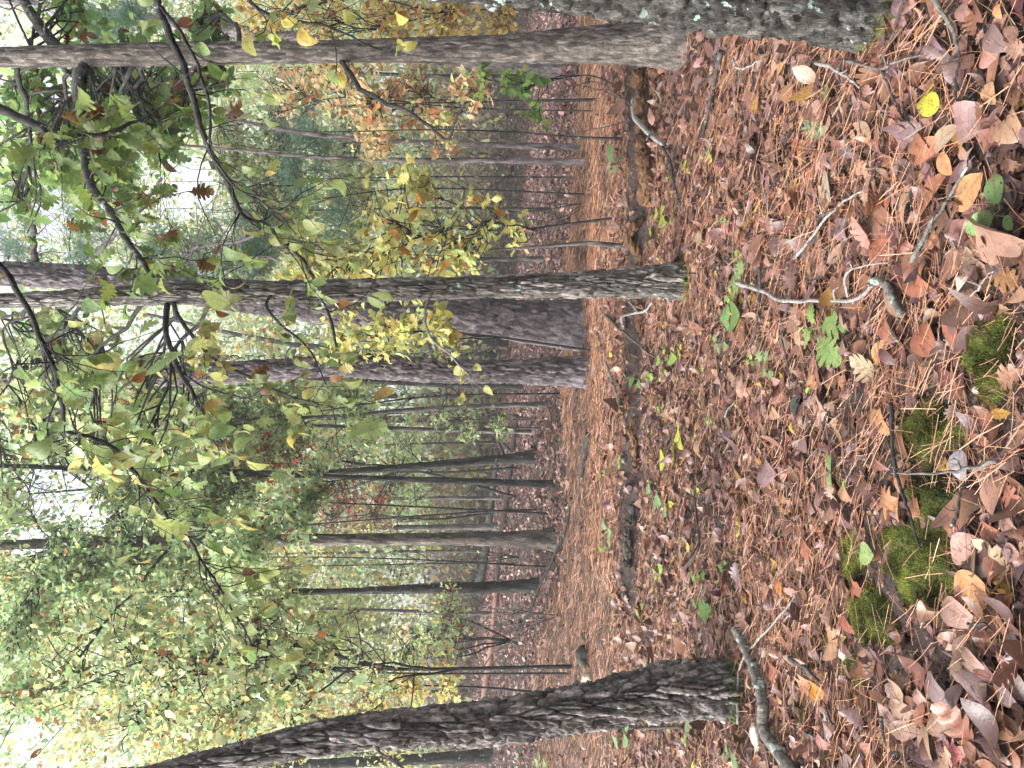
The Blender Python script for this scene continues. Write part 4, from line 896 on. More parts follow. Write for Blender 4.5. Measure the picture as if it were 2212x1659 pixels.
# bare dead brush
def brush(label, px, py, tips, w=3, mat=BK_TWIG):
    g = G(px, py); base = np.array([g[0], g[1], float(H(g[0], g[1]))]); t = MB()
    for (a, b) in tips:
        e = at(a, b, g[1] + rng.normal() * .25); m = (base + e) / 2 + rng.normal(size=3) * .12
        q = catmull([base + [0, 0, -.03], m, e], 16); q[1:] += np.cumsum(rng.normal(size=(15, 3)) * .008, 0); t.tube(q, np.linspace(pxr(w, g[1]), .0015, 16), 5)
        for P, R in twigs_along(q, 6, .45, .25, .1, .003): t.tube(P, R, 4)
    o = link('dead_shrub', t.mesh('dead_shrub', mat, base)); o.location = base.tolist(); tag(o, label, 'shrub')
brush('bare grey shrub left of the dark straight trunk', 1205, 1330, [(900, 1300), (960, 1360), (820, 1320), (1000, 1280), (930, 1410)], 3, BK_GREY)
brush('bare twiggy shrub behind the yellow sapling', 1260, 440, [(1050, 400), (1080, 470), (1120, 520), (1000, 430)], 3)
brush('bare twiggy shrub right of the black leaning trunk', 1150, 905, [(960, 880), (980, 930), (900, 960), (930, 850)], 3)
brush('bare black shrub left of the slim far trunk', 1120, 1205, [(880, 1190), (860, 1240), (960, 1250), (820, 1200)], 2.5, BK_DARK)
brush('bare twigs standing beside the rotten log', 1395, 250, [(1180, 230), (1240, 180), (1220, 300)], 3)

# --- far woods, one mass
def far_mass():
    n = 135000; parts = []
    px = rng.uniform(-150, 1075, n); py = rng.uniform(-260, 1920, n); y = rng.uniform(27, 64, n)
    clump = vn(px / 95, py / 95, y / 9, 31) + .6 * vn(px / 42, py / 42, y / 5, 32)
    dens = np.clip(.75 + .9 * clump, .05, 1) * np.interp(px, [-150, 120, 330, 480, 620, 1000, 1075], [.1, .26, .42, .8, 1, .9, .4])
    k = rng.random(n) < dens; px, py, y = px[k], py[k], y[k]; n = len(px)
    a = (829.5 - py) / FPX; b = (px - 1106.) / FPX; t = y / (cs - b * sn)
    p = np.stack([a * t, y, EYE + (-sn - b * cs) * t], 1)
    k = gap_keep(p, .95) & (p[:, 2] > H(p[:, 0], p[:, 1]) + .3); p = p[k]; px, py = px[k], py[k]; n = len(p)
    m = 4; P = np.repeat(p, m, 0) + rng.normal(size=(n * m, 3)) * .35
    D = rand_unit(n * m); R = frames(D, norm(np.array([0, 0, 1.]) + rng.normal(size=(n * m, 3)) * .8))
    hue = vn(p[:, 0] / 4.5, p[:, 1] / 7, p[:, 2] / 3.5, 77)
    pals = [PALE, LIME + PALE, YELLOW + PALE, ORANGE + PALE, [(2, (.30, .22, .18)), (2, (.36, .34, .20)), (1, (.22, .18, .14))]]
    col = np.zeros((n, 3))
    low = (px > 930) & (rng.random(n) < .75)
    g = np.where(low, 4, np.digitize(hue, [-.25, .15, .55]))
    for i, pl in enumerate(pals):
        q = g == i
        if q.any(): col[q] = pick(pl, q.sum(), .15)
    col = np.repeat(col, m, 0)
    V, F, C, U = scatter(LOWT[0], P, R, .25 * np.exp(rng.normal(0, .25, n * m)), col)
    o = link('far_woods', mk('far_woods', V, F, LIVE_M, col=C, uv=U)); o['kind'] = 'stuff'
    tag(o, 'hazy mass of pale green and yellow foliage far behind the trunks', 'woods')
far_mass()
mb = MB()
for i in range(70):
    y = rng.uniform(30, 60); x = rng.uniform(-.62, .62) * y; z = float(H(x, y)); h = rng.uniform(7, 15); r0 = rng.uniform(.05, .16)
    q = catmull([[x, y, z - .2], [x + rng.normal() * .3, y, z + h / 2], [x + rng.normal() * .7, y, z + h]], 8); mb.tube(q, np.linspace(r0, r0 * .4, 8), 6)
    for P, R in twigs_along(q, 5, 2.2, .3, .2, .03): mb.tube(P, R, 4)
o = link('far_trunks', mb.mesh('far_trunks', BK_GREY)); o['kind'] = 'stuff'; tag(o, 'crowd of thin grey trunks far off in the woods', 'woods')

# ------------------------------------------------------------------ things lying on the forest floor
def stick(name, label, pix, w, mat, cat, lift=.02, side=None, segs=8, amp=.0, taper=.45, n=None, arch=0.0):
    P = np.array([G(px, py, lift) for px, py in pix]); n = n or max(14, len(pix) * 6); q = catmull(P, n)
    r0 = pxr(w * 1.15, np.linalg.norm(P[0][:2])); rr = np.linspace(r0, r0 * taper, n)
    zg = H(q[:, 0], q[:, 1]); q[:, 2] = np.maximum(q[:, 2], zg + .052) + rr * .5 + arch * np.sin(np.linspace(0, np.pi, n))
    s = np.arange(n); q[:, 0] += .006 * vn(s * .5, P[0, 0] * 9, 1.) ; q[:, 1] += .006 * vn(s * .5, P[0, 0] * 9, 5.)
    base = q[n // 2].copy(); base[2] = float(H(base[0], base[1]))
    V, Q, T = tube(q, rr, segs); m = n * segs; ctr = np.repeat(q, segs, 0); rad = np.repeat(rr, segs); out = norm(V[:m] - ctr)
    V[:m] += out * (rad * (.14 + amp) * vn(V[:m, 0] * 1.2 / r0, V[:m, 1] * 1.2 / r0, V[:m, 2] * 1.2 / r0))[:, None]
    mbx = MB(); mbx.add(V, Q, T)
    for f, ln in (side or []):
        i = int(f * (n - 1)); d = norm(np.append(rng.normal(size=2), .3)); e = q[i] + d * ln
        mbx.tube(catmull([q[i], (q[i] + e) / 2 + rng.normal(size=3) * ln * .12, e], 7), np.linspace(rr[i] * .6, rr[i] * .25, 7), 5)
    o = link(name, mbx.mesh(name, mat, base)); o.location = base.tolist(); return tag(o, label, cat)
Z = lambda z, *p: [z(a, b) for a, b in p]
stick('fallen_branch', 'thick fallen stick covered in mint lichen at the foot of the leaning oak', Z(z8, (395, 770), (470, 920), (545, 1100), (575, 1250), (580, 1400), (660, 1530), (780, 1690)), 18, BK_LICH, 'branch', .03, segs=20, amp=.12, taper=1.05, n=120)
stick('fallen_twig', 'long pale curved twig passing the foot of the leaning oak', Z(z8, (390, 1380), (385, 1130), (420, 960), (550, 810), (690, 650), (760, 560)), 5, BK_PALE, 'twig', .04, [(.5, .1)])
stick('fallen_twig', 'long white twig lying beside the green oak seedling', Z(z6, (395, 185), (550, 230), (690, 300), (900, 298), (1170, 292), (1290, 205), (1335, 170)), 8, BK_PALE, 'twig', .03, [(.6, .12), (.9, .06)])
stick('fallen_stick', 'short lichen spotted stick with a broken end', Z(z6, (1320, 175), (1400, 190), (1425, 240), (1485, 385)), 15, BK_LICH, 'stick', .02, segs=12, amp=.15, taper=.95)
stick('fallen_twig', 'arched pale twig above the brown round leaf', Z(z6, (1125, 275), (1145, 160), (1240, 85), (1390, 55)), 6, BK_PALE, 'twig', .03, [(.6, .05)], arch=.03)
stick('fallen_twig', 'forked brown twig right of the white twig', Z(z6, (545, 85), (538, 300), (505, 540), (440, 640), (365, 720)), 6, BK_TWIG, 'twig', .03, [(.3, .12), (.6, .15)])
stick('fallen_twig', 'dark bent twig below the green oak seedling', Z(z6, (740, 310), (690, 480), (700, 620), (735, 760), (740, 870)), 5, BK_TWIG, 'twig', .03, [(.4, .1)])
stick('fallen_stick', 'black stick ending on the moss cushions', Z(z6, (1390, 960), (1392, 1150), (1415, 1330), (1470, 1560), (1500, 1680), (1590, 1890)), 9, BK_LIMB, 'stick', .045, [(.4, .05)])
stick('fallen_stick', 'grey straight stick lying over the grey curled leaf', Z(z6, (2050, 1335), (1850, 1385), (1650, 1412), (1360, 1420)), 9, BK_GREY, 'stick', .06, [(.4, .1)])
stick('fallen_twig', 'pale forked twig reaching the pale rolled leaf', Z(z3, (780, 1660), (950, 1450), (1080, 1310), (1230, 1215)), 6, BK_PALE, 'twig', .03, [(.4, .12), (.6, .15)])
stick('fallen_twig', 'grey knobbly twig left of the three leaved plant', Z(z3, (1540, 1690), (1640, 1500), (1730, 1370), (1810, 1230), (1910, 1080)), 9, BK_LICH, 'twig', .03, [(.3, .12), (.5, .1), (.7, .1)])
stick('fallen_twig', 'twig leaning on the mossy foot of the lichen spotted trunk', Z(z3, (1470, -30), (1400, 150), (1350, 300), (1310, 415)), 6, BK_TWIG, 'twig', .05, [(.5, .06)])
stick('fallen_twig', 'grey brown twig lying across the needles near the lichen spotted trunk', Z(z3, (1100, 390), (1300, 440), (1440, 395), (1620, 345)), 7, BK_GREY, 'twig', .04, [(.5, .1)])
stick('fallen_twig', 'straight brown twig pointing at the yellow heart leaves', Z(z3, (1340, 440), (1430, 650), (1500, 750), (1570, 835)), 5, BK_TWIG, 'twig', .03, [(.4, .1)])
stick('fallen_stick', 'dark stick in the corner below the lichen spotted trunk', Z(z3, (1690, -20), (1740, 80), (1810, 190), (1860, 320)), 10, BK_LICH, 'stick', .03, [(.6, .08)])
stick('fallen_twig', 'crusty pale twig above the heart shaped tan leaf', Z(z3, (915, 405), (1040, 445), (1110, 490), (1210, 570)), 7, BK_PALE, 'twig', .03, [(.5, .09)])
stick('fallen_branch', 'dark half buried branch on the needles below the pale oak', Z(z3, (310, 330), (270, 470), (225, 680), (180, 900)), 10, BK_DARK, 'branch', .02, [(.3, .2)], segs=12, amp=.2)
stick('fallen_twig', 'thin black twig right of the orange tan long leaf', Z(z3, (1090, 380), (1075, 520), (1195, 560), (1200, 800), (1215, 860)), 3.5, BK_TWIG, 'twig', .03)
stick('fallen_twig', 'hooked white twig below the pale oak', Z(z3, (370, 380), (400, 440), (470, 430), (530, 390)), 5, BK_PALE, 'twig', .03, [(.4, .05)])
stick('fallen_stick', 'brown stick among leaves left of the moss tuft', Z(z8, (760, 960), (840, 1010), (930, 1100)), 11, BK_DARK, 'stick', .02, segs=10, amp=.2)
stick('fallen_stick', 'black stick between the leaves left of the orange oval leaf', Z(z8, (1330, 1330), (1340, 1420), (1365, 1520)), 8, BK_TWIG, 'stick', .03)
stick('fallen_twig', 'bare black twig among seedlings right of the leaning oak', Z(z8, (20, 400), (120, 250), (110, 60), (100, -120), (150, -180)), 6, BK_TWIG, 'twig', .05, [(.3, .2), (.6, .2), (.8, .15)])
stick('fallen_branch', 'dark branch lying left of the leaning oak', Z(z7, (2190, 1400), (1800, 1409), (1510, 1400), (1500, 1200), (1515, 1000)), 6, BK_LIMB, 'branch', .05, [(.2, .2), (.6, .2)], n=60)
stick('fallen_twig', 'brown twig crossing the needles in front of the medium pine', Z(z5, (1730, 400), (1830, 500), (1950, 600), (2060, 680)), 6, BK_TWIG, 'twig', .05, [(.7, .2)])
stick('fallen_twig', 'forked white twig in front of the biggest pine', Z(z5, (1850, 470), (1890, 390), (1970, 370), (2020, 310)), 7, BK_PALE, 'twig', .05, [(.5, .15), (.7, .12)])
stick('fallen_twig', 'slender pale twig on the needle bed left of the medium pine', Z(z5, (1725, 700), (1770, 830), (1800, 930), (1840, 985)), 5, BK_PALE, 'twig', .04, [(.6, .2)])
stick('fallen_log', 'short dark log lying on the orange needle bed', Z(z5, (1625, 1170), (1605, 1250), (1585, 1350), (1572, 1440)), 13, BK_DARK, 'log', .03, segs=16, amp=.2, taper=.6)
stick('fallen_branch', 'broken grey branch propped on the rotten log', Z(z2, (1905, 650), (1945, 760), (2035, 860), (2085, 935)), 12, BK_PALE, 'branch', .10, [(.7, .15)], segs=12, amp=.12, taper=.5, arch=.05)
stick('fallen_twig', 'dark twig trailing away from the propped grey branch', Z(z2, (2085, 930), (2140, 1030), (2160, 1150), (2190, 1260)), 6, BK_TWIG, 'twig', .04, [(.4, .2)])
# thin bare twigs strewn through the litter
for i in range(34):
    a = rng.uniform(1430, 2150); b = rng.uniform(60, 1620)
    if in_moss(a, b, 1.2): continue
    th = rng.uniform(0, 6.28); ln = rng.uniform(25, 75) * (a - 1040) / 800; pts = [(a, b)]
    for j in range(3): th += rng.normal() * .35; pts.append((min(pts[-1][0] + ln * .22 * math.cos(th), 2230), pts[-1][1] + ln * .45 * math.sin(th)))
    o = stick('fallen_twig', 'thin bare twig strewn in the leaf litter', pts, rng.uniform(2.5, 5) * (a - 1000) / 800, [BK_TWIG, BK_PALE, BK_LIMB][rng.integers(3)], 'twig', .03, [(.4, .05), (.7, .04)], 6); o['group'] = 'thin twigs strewn in the leaf litter'
# rotten logs
def rotten(label, pix, w, lift, seed, mat=BK_ROT):
    P = np.array([G(px, py, lift) for px, py in pix]); n = 140; segs = 40; q = catmull(P, n); r0 = pxr(w * 1.2, P[0][1]); rr = r0 * (.85 + .25 * vn(np.arange(n) * .12, seed, 0)) * np.minimum(1, .35 + 3 * np.sin(np.linspace(0.03, np.pi - .03, n)))
    q[:, 2] = H(q[:, 0], q[:, 1]) + rr * 1.0
    base = q[n // 2].copy(); base[2] = float(H(base[0], base[1])); V, Q, T = tube(q, rr, segs); m = n * segs; ctr = np.repeat(q, segs, 0); out = norm(V[:m] - ctr); v = V[:m]
    f1, f2, cid = vor(v[:, 0] * 6, v[:, 1] * 30, v[:, 2] * 30, seed)
    V[:m] += out * (np.repeat(rr, segs) * (.30 * vn(v[:, 0] * 3, v[:, 1] * 9, v[:, 2] * 9, seed) + .35 * (sstep(0, .3, f2 - f1) - .6)))[:, None]
    o = link('rotten_log', mk('rotten_log', V - base, [Q, T], mat)); o.location = base.tolist(); tag(o, label, 'log')
rotten('crumbling orange rotten log lying left of the pale oak', [(1390, 150), (1400, 220), (1402, 300), (1408, 370), (1398, 440)], 34, .04, 3)
rotten('dark end of rotten log behind the slim furrowed oak', [(1392, 470), (1388, 560), (1385, 640), (1388, 730)], 20, .03, 5)
rotten('sunken rotten log on the needles left of the medium pine', [(1380, 900), (1378, 960), (1376, 1020)], 14, .03, 7)
rotten('mossy sunken log in front of the straight pale trunk', [(1372, 1085), (1368, 1150), (1364, 1225)], 20, .03, 9, STUMP)
# far fallen log: bare wood at one end, dark bark at the other
Pl = np.array([G(*z7(a, b)) for a, b in [(915, 1230), (965, 950), (1010, 700), (1045, 440), (1080, 200), (1105, 40)]] + [G(*z5(a, b)) for a, b in [(1110, 1620), (1130, 1300), (1122, 1010)]])
xs = np.linspace(Pl[0, 0], Pl[-1, 0], 9); yy = np.polyval(np.polyfit(Pl[:, 0], np.clip(Pl[:, 1], 15, 24), 1), xs); q = np.column_stack([xs, yy, H(xs, yy) + .08]); q = catmull(q, 120)
pxs, pys = proj(q); bl = q[60].copy(); bl[2] = float(H(bl[0], bl[1]))
lg = thing('fallen_log', 'long fallen log lying across the far slope behind the straight trunks', 'log', bl)
k = np.argmin(np.abs(pys - 1262)); rr = np.linspace(.09, .06, 120)
for nm, a, b, mt in (('bare_wood', 0, k + 1, BK_BARE), ('barked_end', k, 120, BK_TWIG)):
    V, Q, T = tube(q[a:b], rr[a:b] * (1.0 if nm == 'bare_wood' else 1.12), 14); V += .012 * np.stack([vn(V[:, 0] * 5, V[:, 1] * 9, V[:, 2] * 9, i) for i in range(3)], 1); link(nm, mk(nm, V - bl, [Q, T], mt), lg)
e1 = catmull([q[98], q[98] + [.9, .2, .35], q[98] + [1.9, .5, .75]], 12); e2 = catmull([q[105], q[105] + [.5, -.2, .5], q[105] + [.8, -.4, .9]], 12)
limb_mesh('branch', lg, bl, [(e1, np.linspace(.06, .02, 12)), (e2, np.linspace(.045, .015, 12))], BK_TWIG)
sp = G(1040, 1200); sp2 = G(1010, 1320)
xs = np.linspace(-7.5, -2.2, 30); ys2 = np.interp(xs, [-7.5, -2.2], [27.5, 26]); q = np.column_stack([xs, ys2, H(xs, ys2) + .2])
o = link('fallen_log', (lambda m: (m.tube(q, np.linspace(.14, .1, 30), 14), m.mesh('fallen_log', BK_DARK, q[15]))[1])(MB())); o.location = q[15].tolist(); tag(o, 'dark log lying far behind the long fallen log', 'log')
# leaning dead branch
y0 = 12.0
q = limb_pts(Z(z7, (1500, -60), (1480, 20), (1400, 230), (1330, 380), (1265, 510), (1180, 720), (1130, 800), (1080, 865), (1000, 910), (950, 960), (900, 1060), (855, 1185)), 11.2, 13.2, 60, .02)
q[:, 2] = np.maximum(q[:, 2], H(q[:, 0], q[:, 1]) + .03)
mb = MB(); mb.tube(q, np.linspace(pxr(7, 12), pxr(2.5, 12), 60), 8)
for P, R in twigs_along(q, 9, .8, .15, 0, .006): mb.tube(P, R, 5)
bq = q[0].copy(); bq[2] = float(H(bq[0], bq[1])); q_ = mb
o = link('dead_branch', mb.mesh('dead_branch', BK_LIMB, bq)); o.location = bq.tolist(); tag(o, 'long dead branch leaning across the dark straight trunk', 'branch')

# stones
def stone(label, px, py, rx, ry, rz, mat=ROCK, seed=0, name='stone', cat='stone'):
    g = G(px, py); k = g[1] / FPX; n1, n2 = 22, 32
    th = np.linspace(0.02, np.pi - .02, n1)[:, None]; ph = np.linspace(0, 2 * np.pi, n2, endpoint=False)[None, :]
    d = np.stack([np.sin(th) * np.cos(ph), np.sin(th) * np.sin(ph), np.cos(th) + 0 * ph], -1).reshape(-1, 3)
    f1, f2, cid = vor(d[:, 0] * 1.6, d[:, 1] * 1.6, d[:, 2] * 1.6, seed)
    rad = 1 + .22 * vn(d[:, 0] * 1.5, d[:, 1] * 1.5, d[:, 2] * 1.5, seed) + .08 * vn(d[:, 0] * 5, d[:, 1] * 5, d[:, 2] * 5, seed) - .15 * f1
    V = d * rad[:, None] * np.array([ry * k, rx * k * 1.3, rz * k])
    r, c = np.meshgrid(np.arange(n1 - 1), np.arange(n2), indexing='ij'); Q = np.stack([r * n2 + c, r * n2 + (c + 1) % n2, (r + 1) * n2 + (c + 1) % n2, (r + 1) * n2 + c], -1).reshape(-1, 4)
    o = link(name, mk(name, V, [Q, np.arange(n2)[None, ::-1], ((n1 - 1) * n2 + np.arange(n2))[None]], mat)); o.location = (g[0], g[1], float(H(g[0], g[1])) + rz * k * .35); tag(o, label, cat)
stone('pale cream stone half buried among leaves by the white twig', 2090, 612, 20, 25, 18, seed=2)
stone('small pale stone in the brownish moss patch', 1830, 1412, 15, 20, 14, seed=4)
stone('little cream pebble on the moss cushion', 2116, 842, 9, 10, 9, seed=6)
stone('mossy tan rock at the foot of the leaning oak', 1277, 1470, 13, 20, 16, seed=8)
stone('flat mossy tan stone left of the lichen covered stick', 1640, 1590, 18, 32, 14, seed=9)
stone('tiny cream pebble by the bright orange leaf', 1700, 1290, 6, 8, 6, seed=11)
stone('rotten dark stump hump on the needle bed near the leaning oak', 1272, 1418, 16, 24, 22, STUMP, 12, 'stump', 'stump')
stone('smaller dark rotten hump beside the dark stump hump', 1270, 1376, 9, 11, 12, STUMP, 13, 'stump', 'stump')

# moss cushions: bed plus fine fronds
MOSSC = [(3, (.15, .175, .03)), (3, (.21, .24, .045)), (3, (.085, .10, .02)), (1, (.2, .16, .07))]
for mi, ((cx, cy), rx, ry, lb) in enumerate(MOSS_SPEC):
    g = G(cx, cy); a = G(cx - rx, cy); b = G(cx + rx, cy); ly = abs(a[1] - b[1]) / 2 * 1.12; lx = ry / FPX * g[1] * 1.12
    n1, n2 = 16, 48; rr = np.linspace(0, 1, n1)[:, None]; ph = np.linspace(0, 2 * np.pi, n2, endpoint=False)[None, :]
    edge = 1 + .38 * vn(np.cos(ph) * 1.8, np.sin(ph) * 1.8, mi * 3.3) + .24 * vn(np.cos(ph) * 5, np.sin(ph) * 5, mi * 3.3)
    X = g[0] + lx * rr * edge * np.cos(ph); Y = g[1] + ly * rr * edge * np.sin(ph); hh = .04 if rx > 35 else .025
    if mi == 7: hh = .015
    Zz = H(X, Y) + hh * (1 - rr ** 2.2) * (1 + .6 * vn(X * 14, Y * 14, 2.)) + .012 * (1 - rr) * vn(X * 40, Y * 40, 1.) - .008
    V = np.stack([X, Y, Zz], -1).reshape(-1, 3); r, c = np.meshgrid(np.arange(n1 - 1), np.arange(n2), indexing='ij')
    Q = np.stack([r * n2 + c, r * n2 + (c + 1) % n2, (r + 1) * n2 + (c + 1) % n2, (r + 1) * n2 + c], -1).reshape(-1, 4)
    base = np.array([g[0], g[1], float(H(g[0], g[1]))]); t = thing('moss_cushion', lb, 'moss', base)
    link('moss_bed', mk('moss_bed', V - base, Q, MOSS_SOIL), t)
    nf = int(min(16000, 48000 * math.pi * lx * ly * (3 if mi != 7 else 1.2))) + 300
    u = np.sqrt(rng.random(nf)) * .999; w = rng.random(nf) * 2 * np.pi; iu = u * (n1 - 1); i0_ = iu.astype(int); fu = iu - i0_; iw = (w / (2 * np.pi) * n2).astype(int) % n2
    Pg = V.reshape(n1, n2, 3); p = Pg[i0_, iw] * (1 - fu)[:, None] + Pg[np.minimum(i0_ + 1, n1 - 1), iw] * fu[:, None] + np.column_stack([rng.normal(size=(nf, 2)) * .006, np.zeros(nf)])
    D = norm(np.array([0, 0, .8]) + rng.normal(size=(nf, 3)) * .6); s3 = np.array([[0, .13, 0], [0, -.13, 0], [.6, -.16, 0], [1, 0, 0], [.6, .16, 0]]); tp = (s3, np.array([[0, 1, 2, 4], [4, 2, 3, 3]])[:1], s3[:, :2])
    s3 = np.array([[0, .1, 0], [0, -.1, 0], [1, -.03, 0], [1, .03, 0]]); tp = (s3, np.array([[0, 1, 2, 3]]), s3[:, :2])
    V2, F2, C2, U2 = scatter(tp, p, frames(D, rand_unit(nf)), rng.uniform(.007, .016, nf), pick(MOSSC, nf, .3) * np.clip(.85 + .9 * vn(p[:, 0] * 16, p[:, 1] * 16, 6.), .25, 1.5)[:, None])
    o = link('moss_fronds', mk('moss_fronds', V2 - base, F2, LIVE_M, smooth=False, col=C2, uv=U2), t); o['kind'] = 'stuff'

# seedlings and little green plants
def seedling(label, foot, leaves, kind, col, lift=.06, group=None, name='seedling'):
    g = G(*foot); base = np.array([g[0], g[1], float(H(g[0], g[1]))]); t = thing(name, label, 'seedling', base, group)
    top = base + np.array([0, 0, lift * .8]); mb = MB(); mb.tube(catmull([base + [0, 0, -.01], (base + top) / 2 + rng.normal(size=3) * .004, top], 6), [.0022] * 6, 5)
    for (p0, p1, wf) in leaves:
        a = G(*p0, lift=lift); b = G(*p1, lift=lift); d = b - a; ln = min(np.linalg.norm(d), .2); d = norm(d + np.array([0, 0, rng.normal() * .1 * ln]))
        mb.tube(catmull([top, (top + a) / 2 + [0, 0, .006], a], 5), [.0014] * 5, 4)
        leaf_obj('leaf', t, kind, LIVE, a, frames(d[None], norm(np.array([0, -.25, 1.]) + rng.normal(size=3) * .12)[None])[0], (ln, ln * wf, ln * .5), np.array(col) * rng.uniform(.85, 1.15), base=base)
    link('stem', mb.mesh('stem', GREEN_STEM, base), t)
def zl(z, *L_): return [(z(a, b), z(c, d), w) for a, b, c, d, w in L_]
PG = (.27, .42, .16); OG = (.25, .38, .12); YG = (.50, .50, .08)
seedling('small plant with three smooth light green leaves near the corner', z3(2030, 1370), zl(z3, (2040, 1310, 1985, 1110, 1.15), (2010, 1385, 1875, 1500, 1.15), (2085, 1395, 2135, 1480, 1.1)), 'ovate', PG)
seedling('oak seedling with four lobed light green leaves', z6(880, 500), zl(z6, (890, 470, 1075, 380, 1.25), (860, 460, 830, 320, 1.2), (830, 500, 750, 570, 1.1), (880, 540, 1040, 740, 1.15)), 'oak', OG)
seedling('low plant with two yellow heart shaped leaves', z3(1620, 720), zl(z3, (1600, 640, 1535, 600, 1.3), (1630, 690, 1610, 620, 1.2), (1660, 690, 1575, 650, 1.2)), 'round', (.62, .58, .08), .05)
seedling('green star leaf plant with a white patch', z3(850, 830), zl(z3, (860, 890, 850, 740, 1.2), (830, 860, 790, 750, .9), (860, 850, 930, 840, .9)), 'star', (.30, .42, .24), .03)
seedling('tiny three leaflet plant by the heart shaped tan leaf', z3(935, 595), zl(z3, (930, 590, 940, 540, 1.2), (930, 595, 895, 590, 1.2), (935, 600, 945, 630, 1.2)), 'round', (.16, .27, .09), .03)
seedling('green leaves right of the twigs below the furrowed oak', z6(385, 180), zl(z6, (395, 130, 380, 40, 1.3), (380, 170, 320, 130, 1.2), (370, 200, 330, 250, 1.2)), 'star', (.28, .38, .16))
seedling('green trefoil seedling left of the forked brown twig', z6(310, 420), zl(z6, (310, 410, 280, 350, 1.3), (315, 415, 370, 380, 1.3), (305, 440, 285, 490, 1.1)), 'round', (.2, .33, .12))
seedling('pale green two leaf seedling in front of the medium pine', z6(250, 590), zl(z6, (230, 560, 205, 520, 1), (250, 590, 250, 650, 1.2), (270, 580, 300, 600, 1)), 'ovate', (.26, .38, .16))
seedling('pale green upright seedling beside the forked brown twig', z6(520, 700), zl(z6, (520, 690, 500, 620, 1.2), (540, 700, 560, 620, 1.1), (530, 730, 550, 790, 1), (560, 770, 600, 780, .9)), 'star', (.26, .38, .17))
seedling('dark green oak leaf seedling right of the leaning oak', z8(150, 640), zl(z8, (110, 670, 260, 600, 1.2), (100, 640, 70, 580, 1), (150, 470, 140, 400, 1)), 'oak', (.14, .27, .07), .07)
seedling('green oak leaf plant at the left corner of the place', z8(300, 1590), zl(z8, (320, 1560, 350, 1659, 1.2), (300, 1580, 270, 1480, 1.1), (20, 1440, 40, 1350, 1.2)), 'oak', (.25, .40, .18), .07)
seedling('yellow leaved seedling on the needle bed', z5(2190, 1200), zl(z5, (2180, 1180, 2160, 1120, 1.3), (2190, 1190, 2200, 1260, 1.3), (2150, 1290, 2110, 1280, 1.2), (2090, 1330, 2010, 1330, 1)), 'round', (.50, .54, .10), .07)
seedling('dark green glossy seedling behind the curved sapling stem', z2(1770, 1060), zl(z2, (1750, 1050, 1740, 900, 1.1), (1770, 1040, 1830, 1010, 1.2), (1760, 1070, 1780, 1110, 1.3), (1740, 1080, 1730, 1150, 1.2)), 'ovate', (.13, .22, .10), .15)
seedling('pale green lobed plant beside the mossy sunken log', z5(2020, 1560), zl(z5, (2000, 1530, 1960, 1460, 1.2), (2020, 1570, 2080, 1640, 1.2), (2080, 1640, 2100, 1690, 1)), 'oak', (.26, .42, .22), .07)
seedling('green leaves growing at the left foot of the medium pine', z5(1900, 800), zl(z5, (1890, 790, 1870, 880, 1.2), (1920, 810, 1930, 870, 1.2), (1850, 800, 1820, 770, 1)), 'ovate', (.16, .28, .10), .09)
seedling('fresh green shoot with bright leaflets below the medium pine', z5(2090, 700), zl(z5, (2060, 690, 2030, 690, 1), (2090, 740, 2100, 790, 1), (2110, 680, 2150, 670, 1), (2080, 650, 2090, 620, 1)), 'ovate', (.28, .42, .10), .08)
seedling('seedling with yellow green leaflets right of the slim furrowed oak', z2(2050, 1400), zl(z2, (2040, 1380, 2000, 1350, 1), (2060, 1400, 2080, 1330, 1), (2050, 1430, 2120, 1430, 1), (2000, 1500, 1970, 1540, 1.2)), 'ovate', (.38, .42, .09), .1)
seedling('green seedling with oval leaves left of the leaning oak', z7(1780, 1480), zl(z7, (1800, 1470, 1830, 1490, 1.4), (1760, 1480, 1740, 1530, 1.2), (1830, 1400, 1800, 1380, 1)), 'ovate', (.26, .42, .2), .08)
seedling('broad green seedling behind the leaning oak', z7(1290, 1600), zl(z7, (1270, 1600, 1250, 1560, 1.2), (1290, 1610, 1310, 1650, 1.3), (1260, 1620, 1230, 1650, 1.2), (1130, 1590, 1110, 1560, 1.2)), 'ovate', (.24, .40, .12), .12)
seedling('light green narrow leaf plant in front of the sunken log', z7(1690, 150), zl(z7, (1690, 130, 1670, 70, .9), (1700, 170, 1740, 130, 1), (1710, 190, 1710, 260, .8)), 'ovate', (.28, .40, .2), .08)
seedling('bitten green leaf lying on the small moss cushion', z8(1160, 300), zl(z8, (1135, 270, 1200, 315, 1.2),), 'round', (.30, .44, .16), .05)
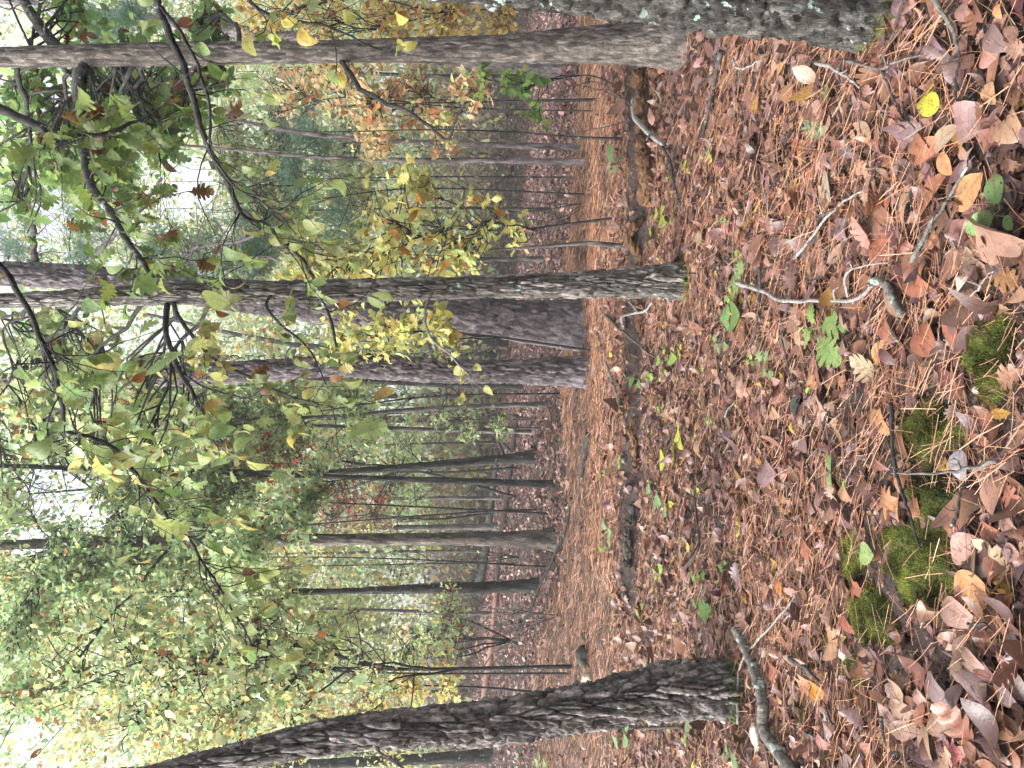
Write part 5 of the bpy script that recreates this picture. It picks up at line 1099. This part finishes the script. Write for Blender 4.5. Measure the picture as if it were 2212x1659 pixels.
seedling('narrow green leaves standing above the moss cushions', z6(960, 1440), zl(z6, (960, 1400, 930, 1260, .8), (970, 1500, 950, 1400, .9)), 'ovate', (.26, .36, .16), .06)
# little ones nobody can tell apart
spots = [(1340, 870), (1300, 1180), (1425, 880), (1440, 1090), (1500, 1060), (1470, 760), (1530, 905), (1560, 480), (1445, 470), (1400, 820), (1340, 1000), (1480, 360), (1560, 1220), (1620, 780), (1500, 1240), (1420, 1240), (1445, 1570), (1480, 1600), (1575, 640), (1380, 1320), (1590, 560), (1535, 330)]
for (a, b) in spots:
    k = 11 + 6 * rng.random(); L3 = []
    for j in range(rng.integers(3, 6)):
        th = rng.uniform(0, 6.28); L3.append(((a + 3 * math.cos(th), b + 4 * math.sin(th)), (a + k * .7 * math.cos(th), b + k * 1.3 * math.sin(th)), 1.15))
    seedling('tiny green seedling poking out of the leaf litter', (a, b), L3, 'ovate', [(.22, .36, .1), (.32, .44, .12), (.45, .47, .09)][rng.integers(3)], .05, 'tiny green seedlings in the leaf litter')
# haze: damp air between the trunks
hx, hy0, hy1, hz0, hz1 = 75.0, -10.0, 125.0, -9.0, 45.0
HV = np.array([[x, y, z] for x in (-hx * 1.7, hx * 1.7) for y in (hy0, hy1) for z in (hz0, hz1)])
HQ = np.array([[0, 1, 3, 2], [4, 6, 7, 5], [0, 4, 5, 1], [2, 3, 7, 6], [0, 2, 6, 4], [1, 5, 7, 3]])
hm = bpy.data.materials.new('damp_air'); hm.use_nodes = True; hn = hm.node_tree.nodes; hn.remove(hn['Principled BSDF'])
pv = hn.new('ShaderNodeVolumePrincipled'); pv.inputs['Color'].default_value = (.93, .95, .97, 1); pv.inputs['Density'].default_value = 0.0019
hm.node_tree.links.new(pv.outputs[0], hn['Material Output'].inputs['Volume'])
hzo = link('haze', mk('haze', HV, HQ, hm, smooth=False)); hzo['kind'] = 'stuff'
print('objects', len(bpy.data.objects), 'polys', sum(len(o.data.polygons) for o in bpy.data.objects if o.type == 'MESH'))
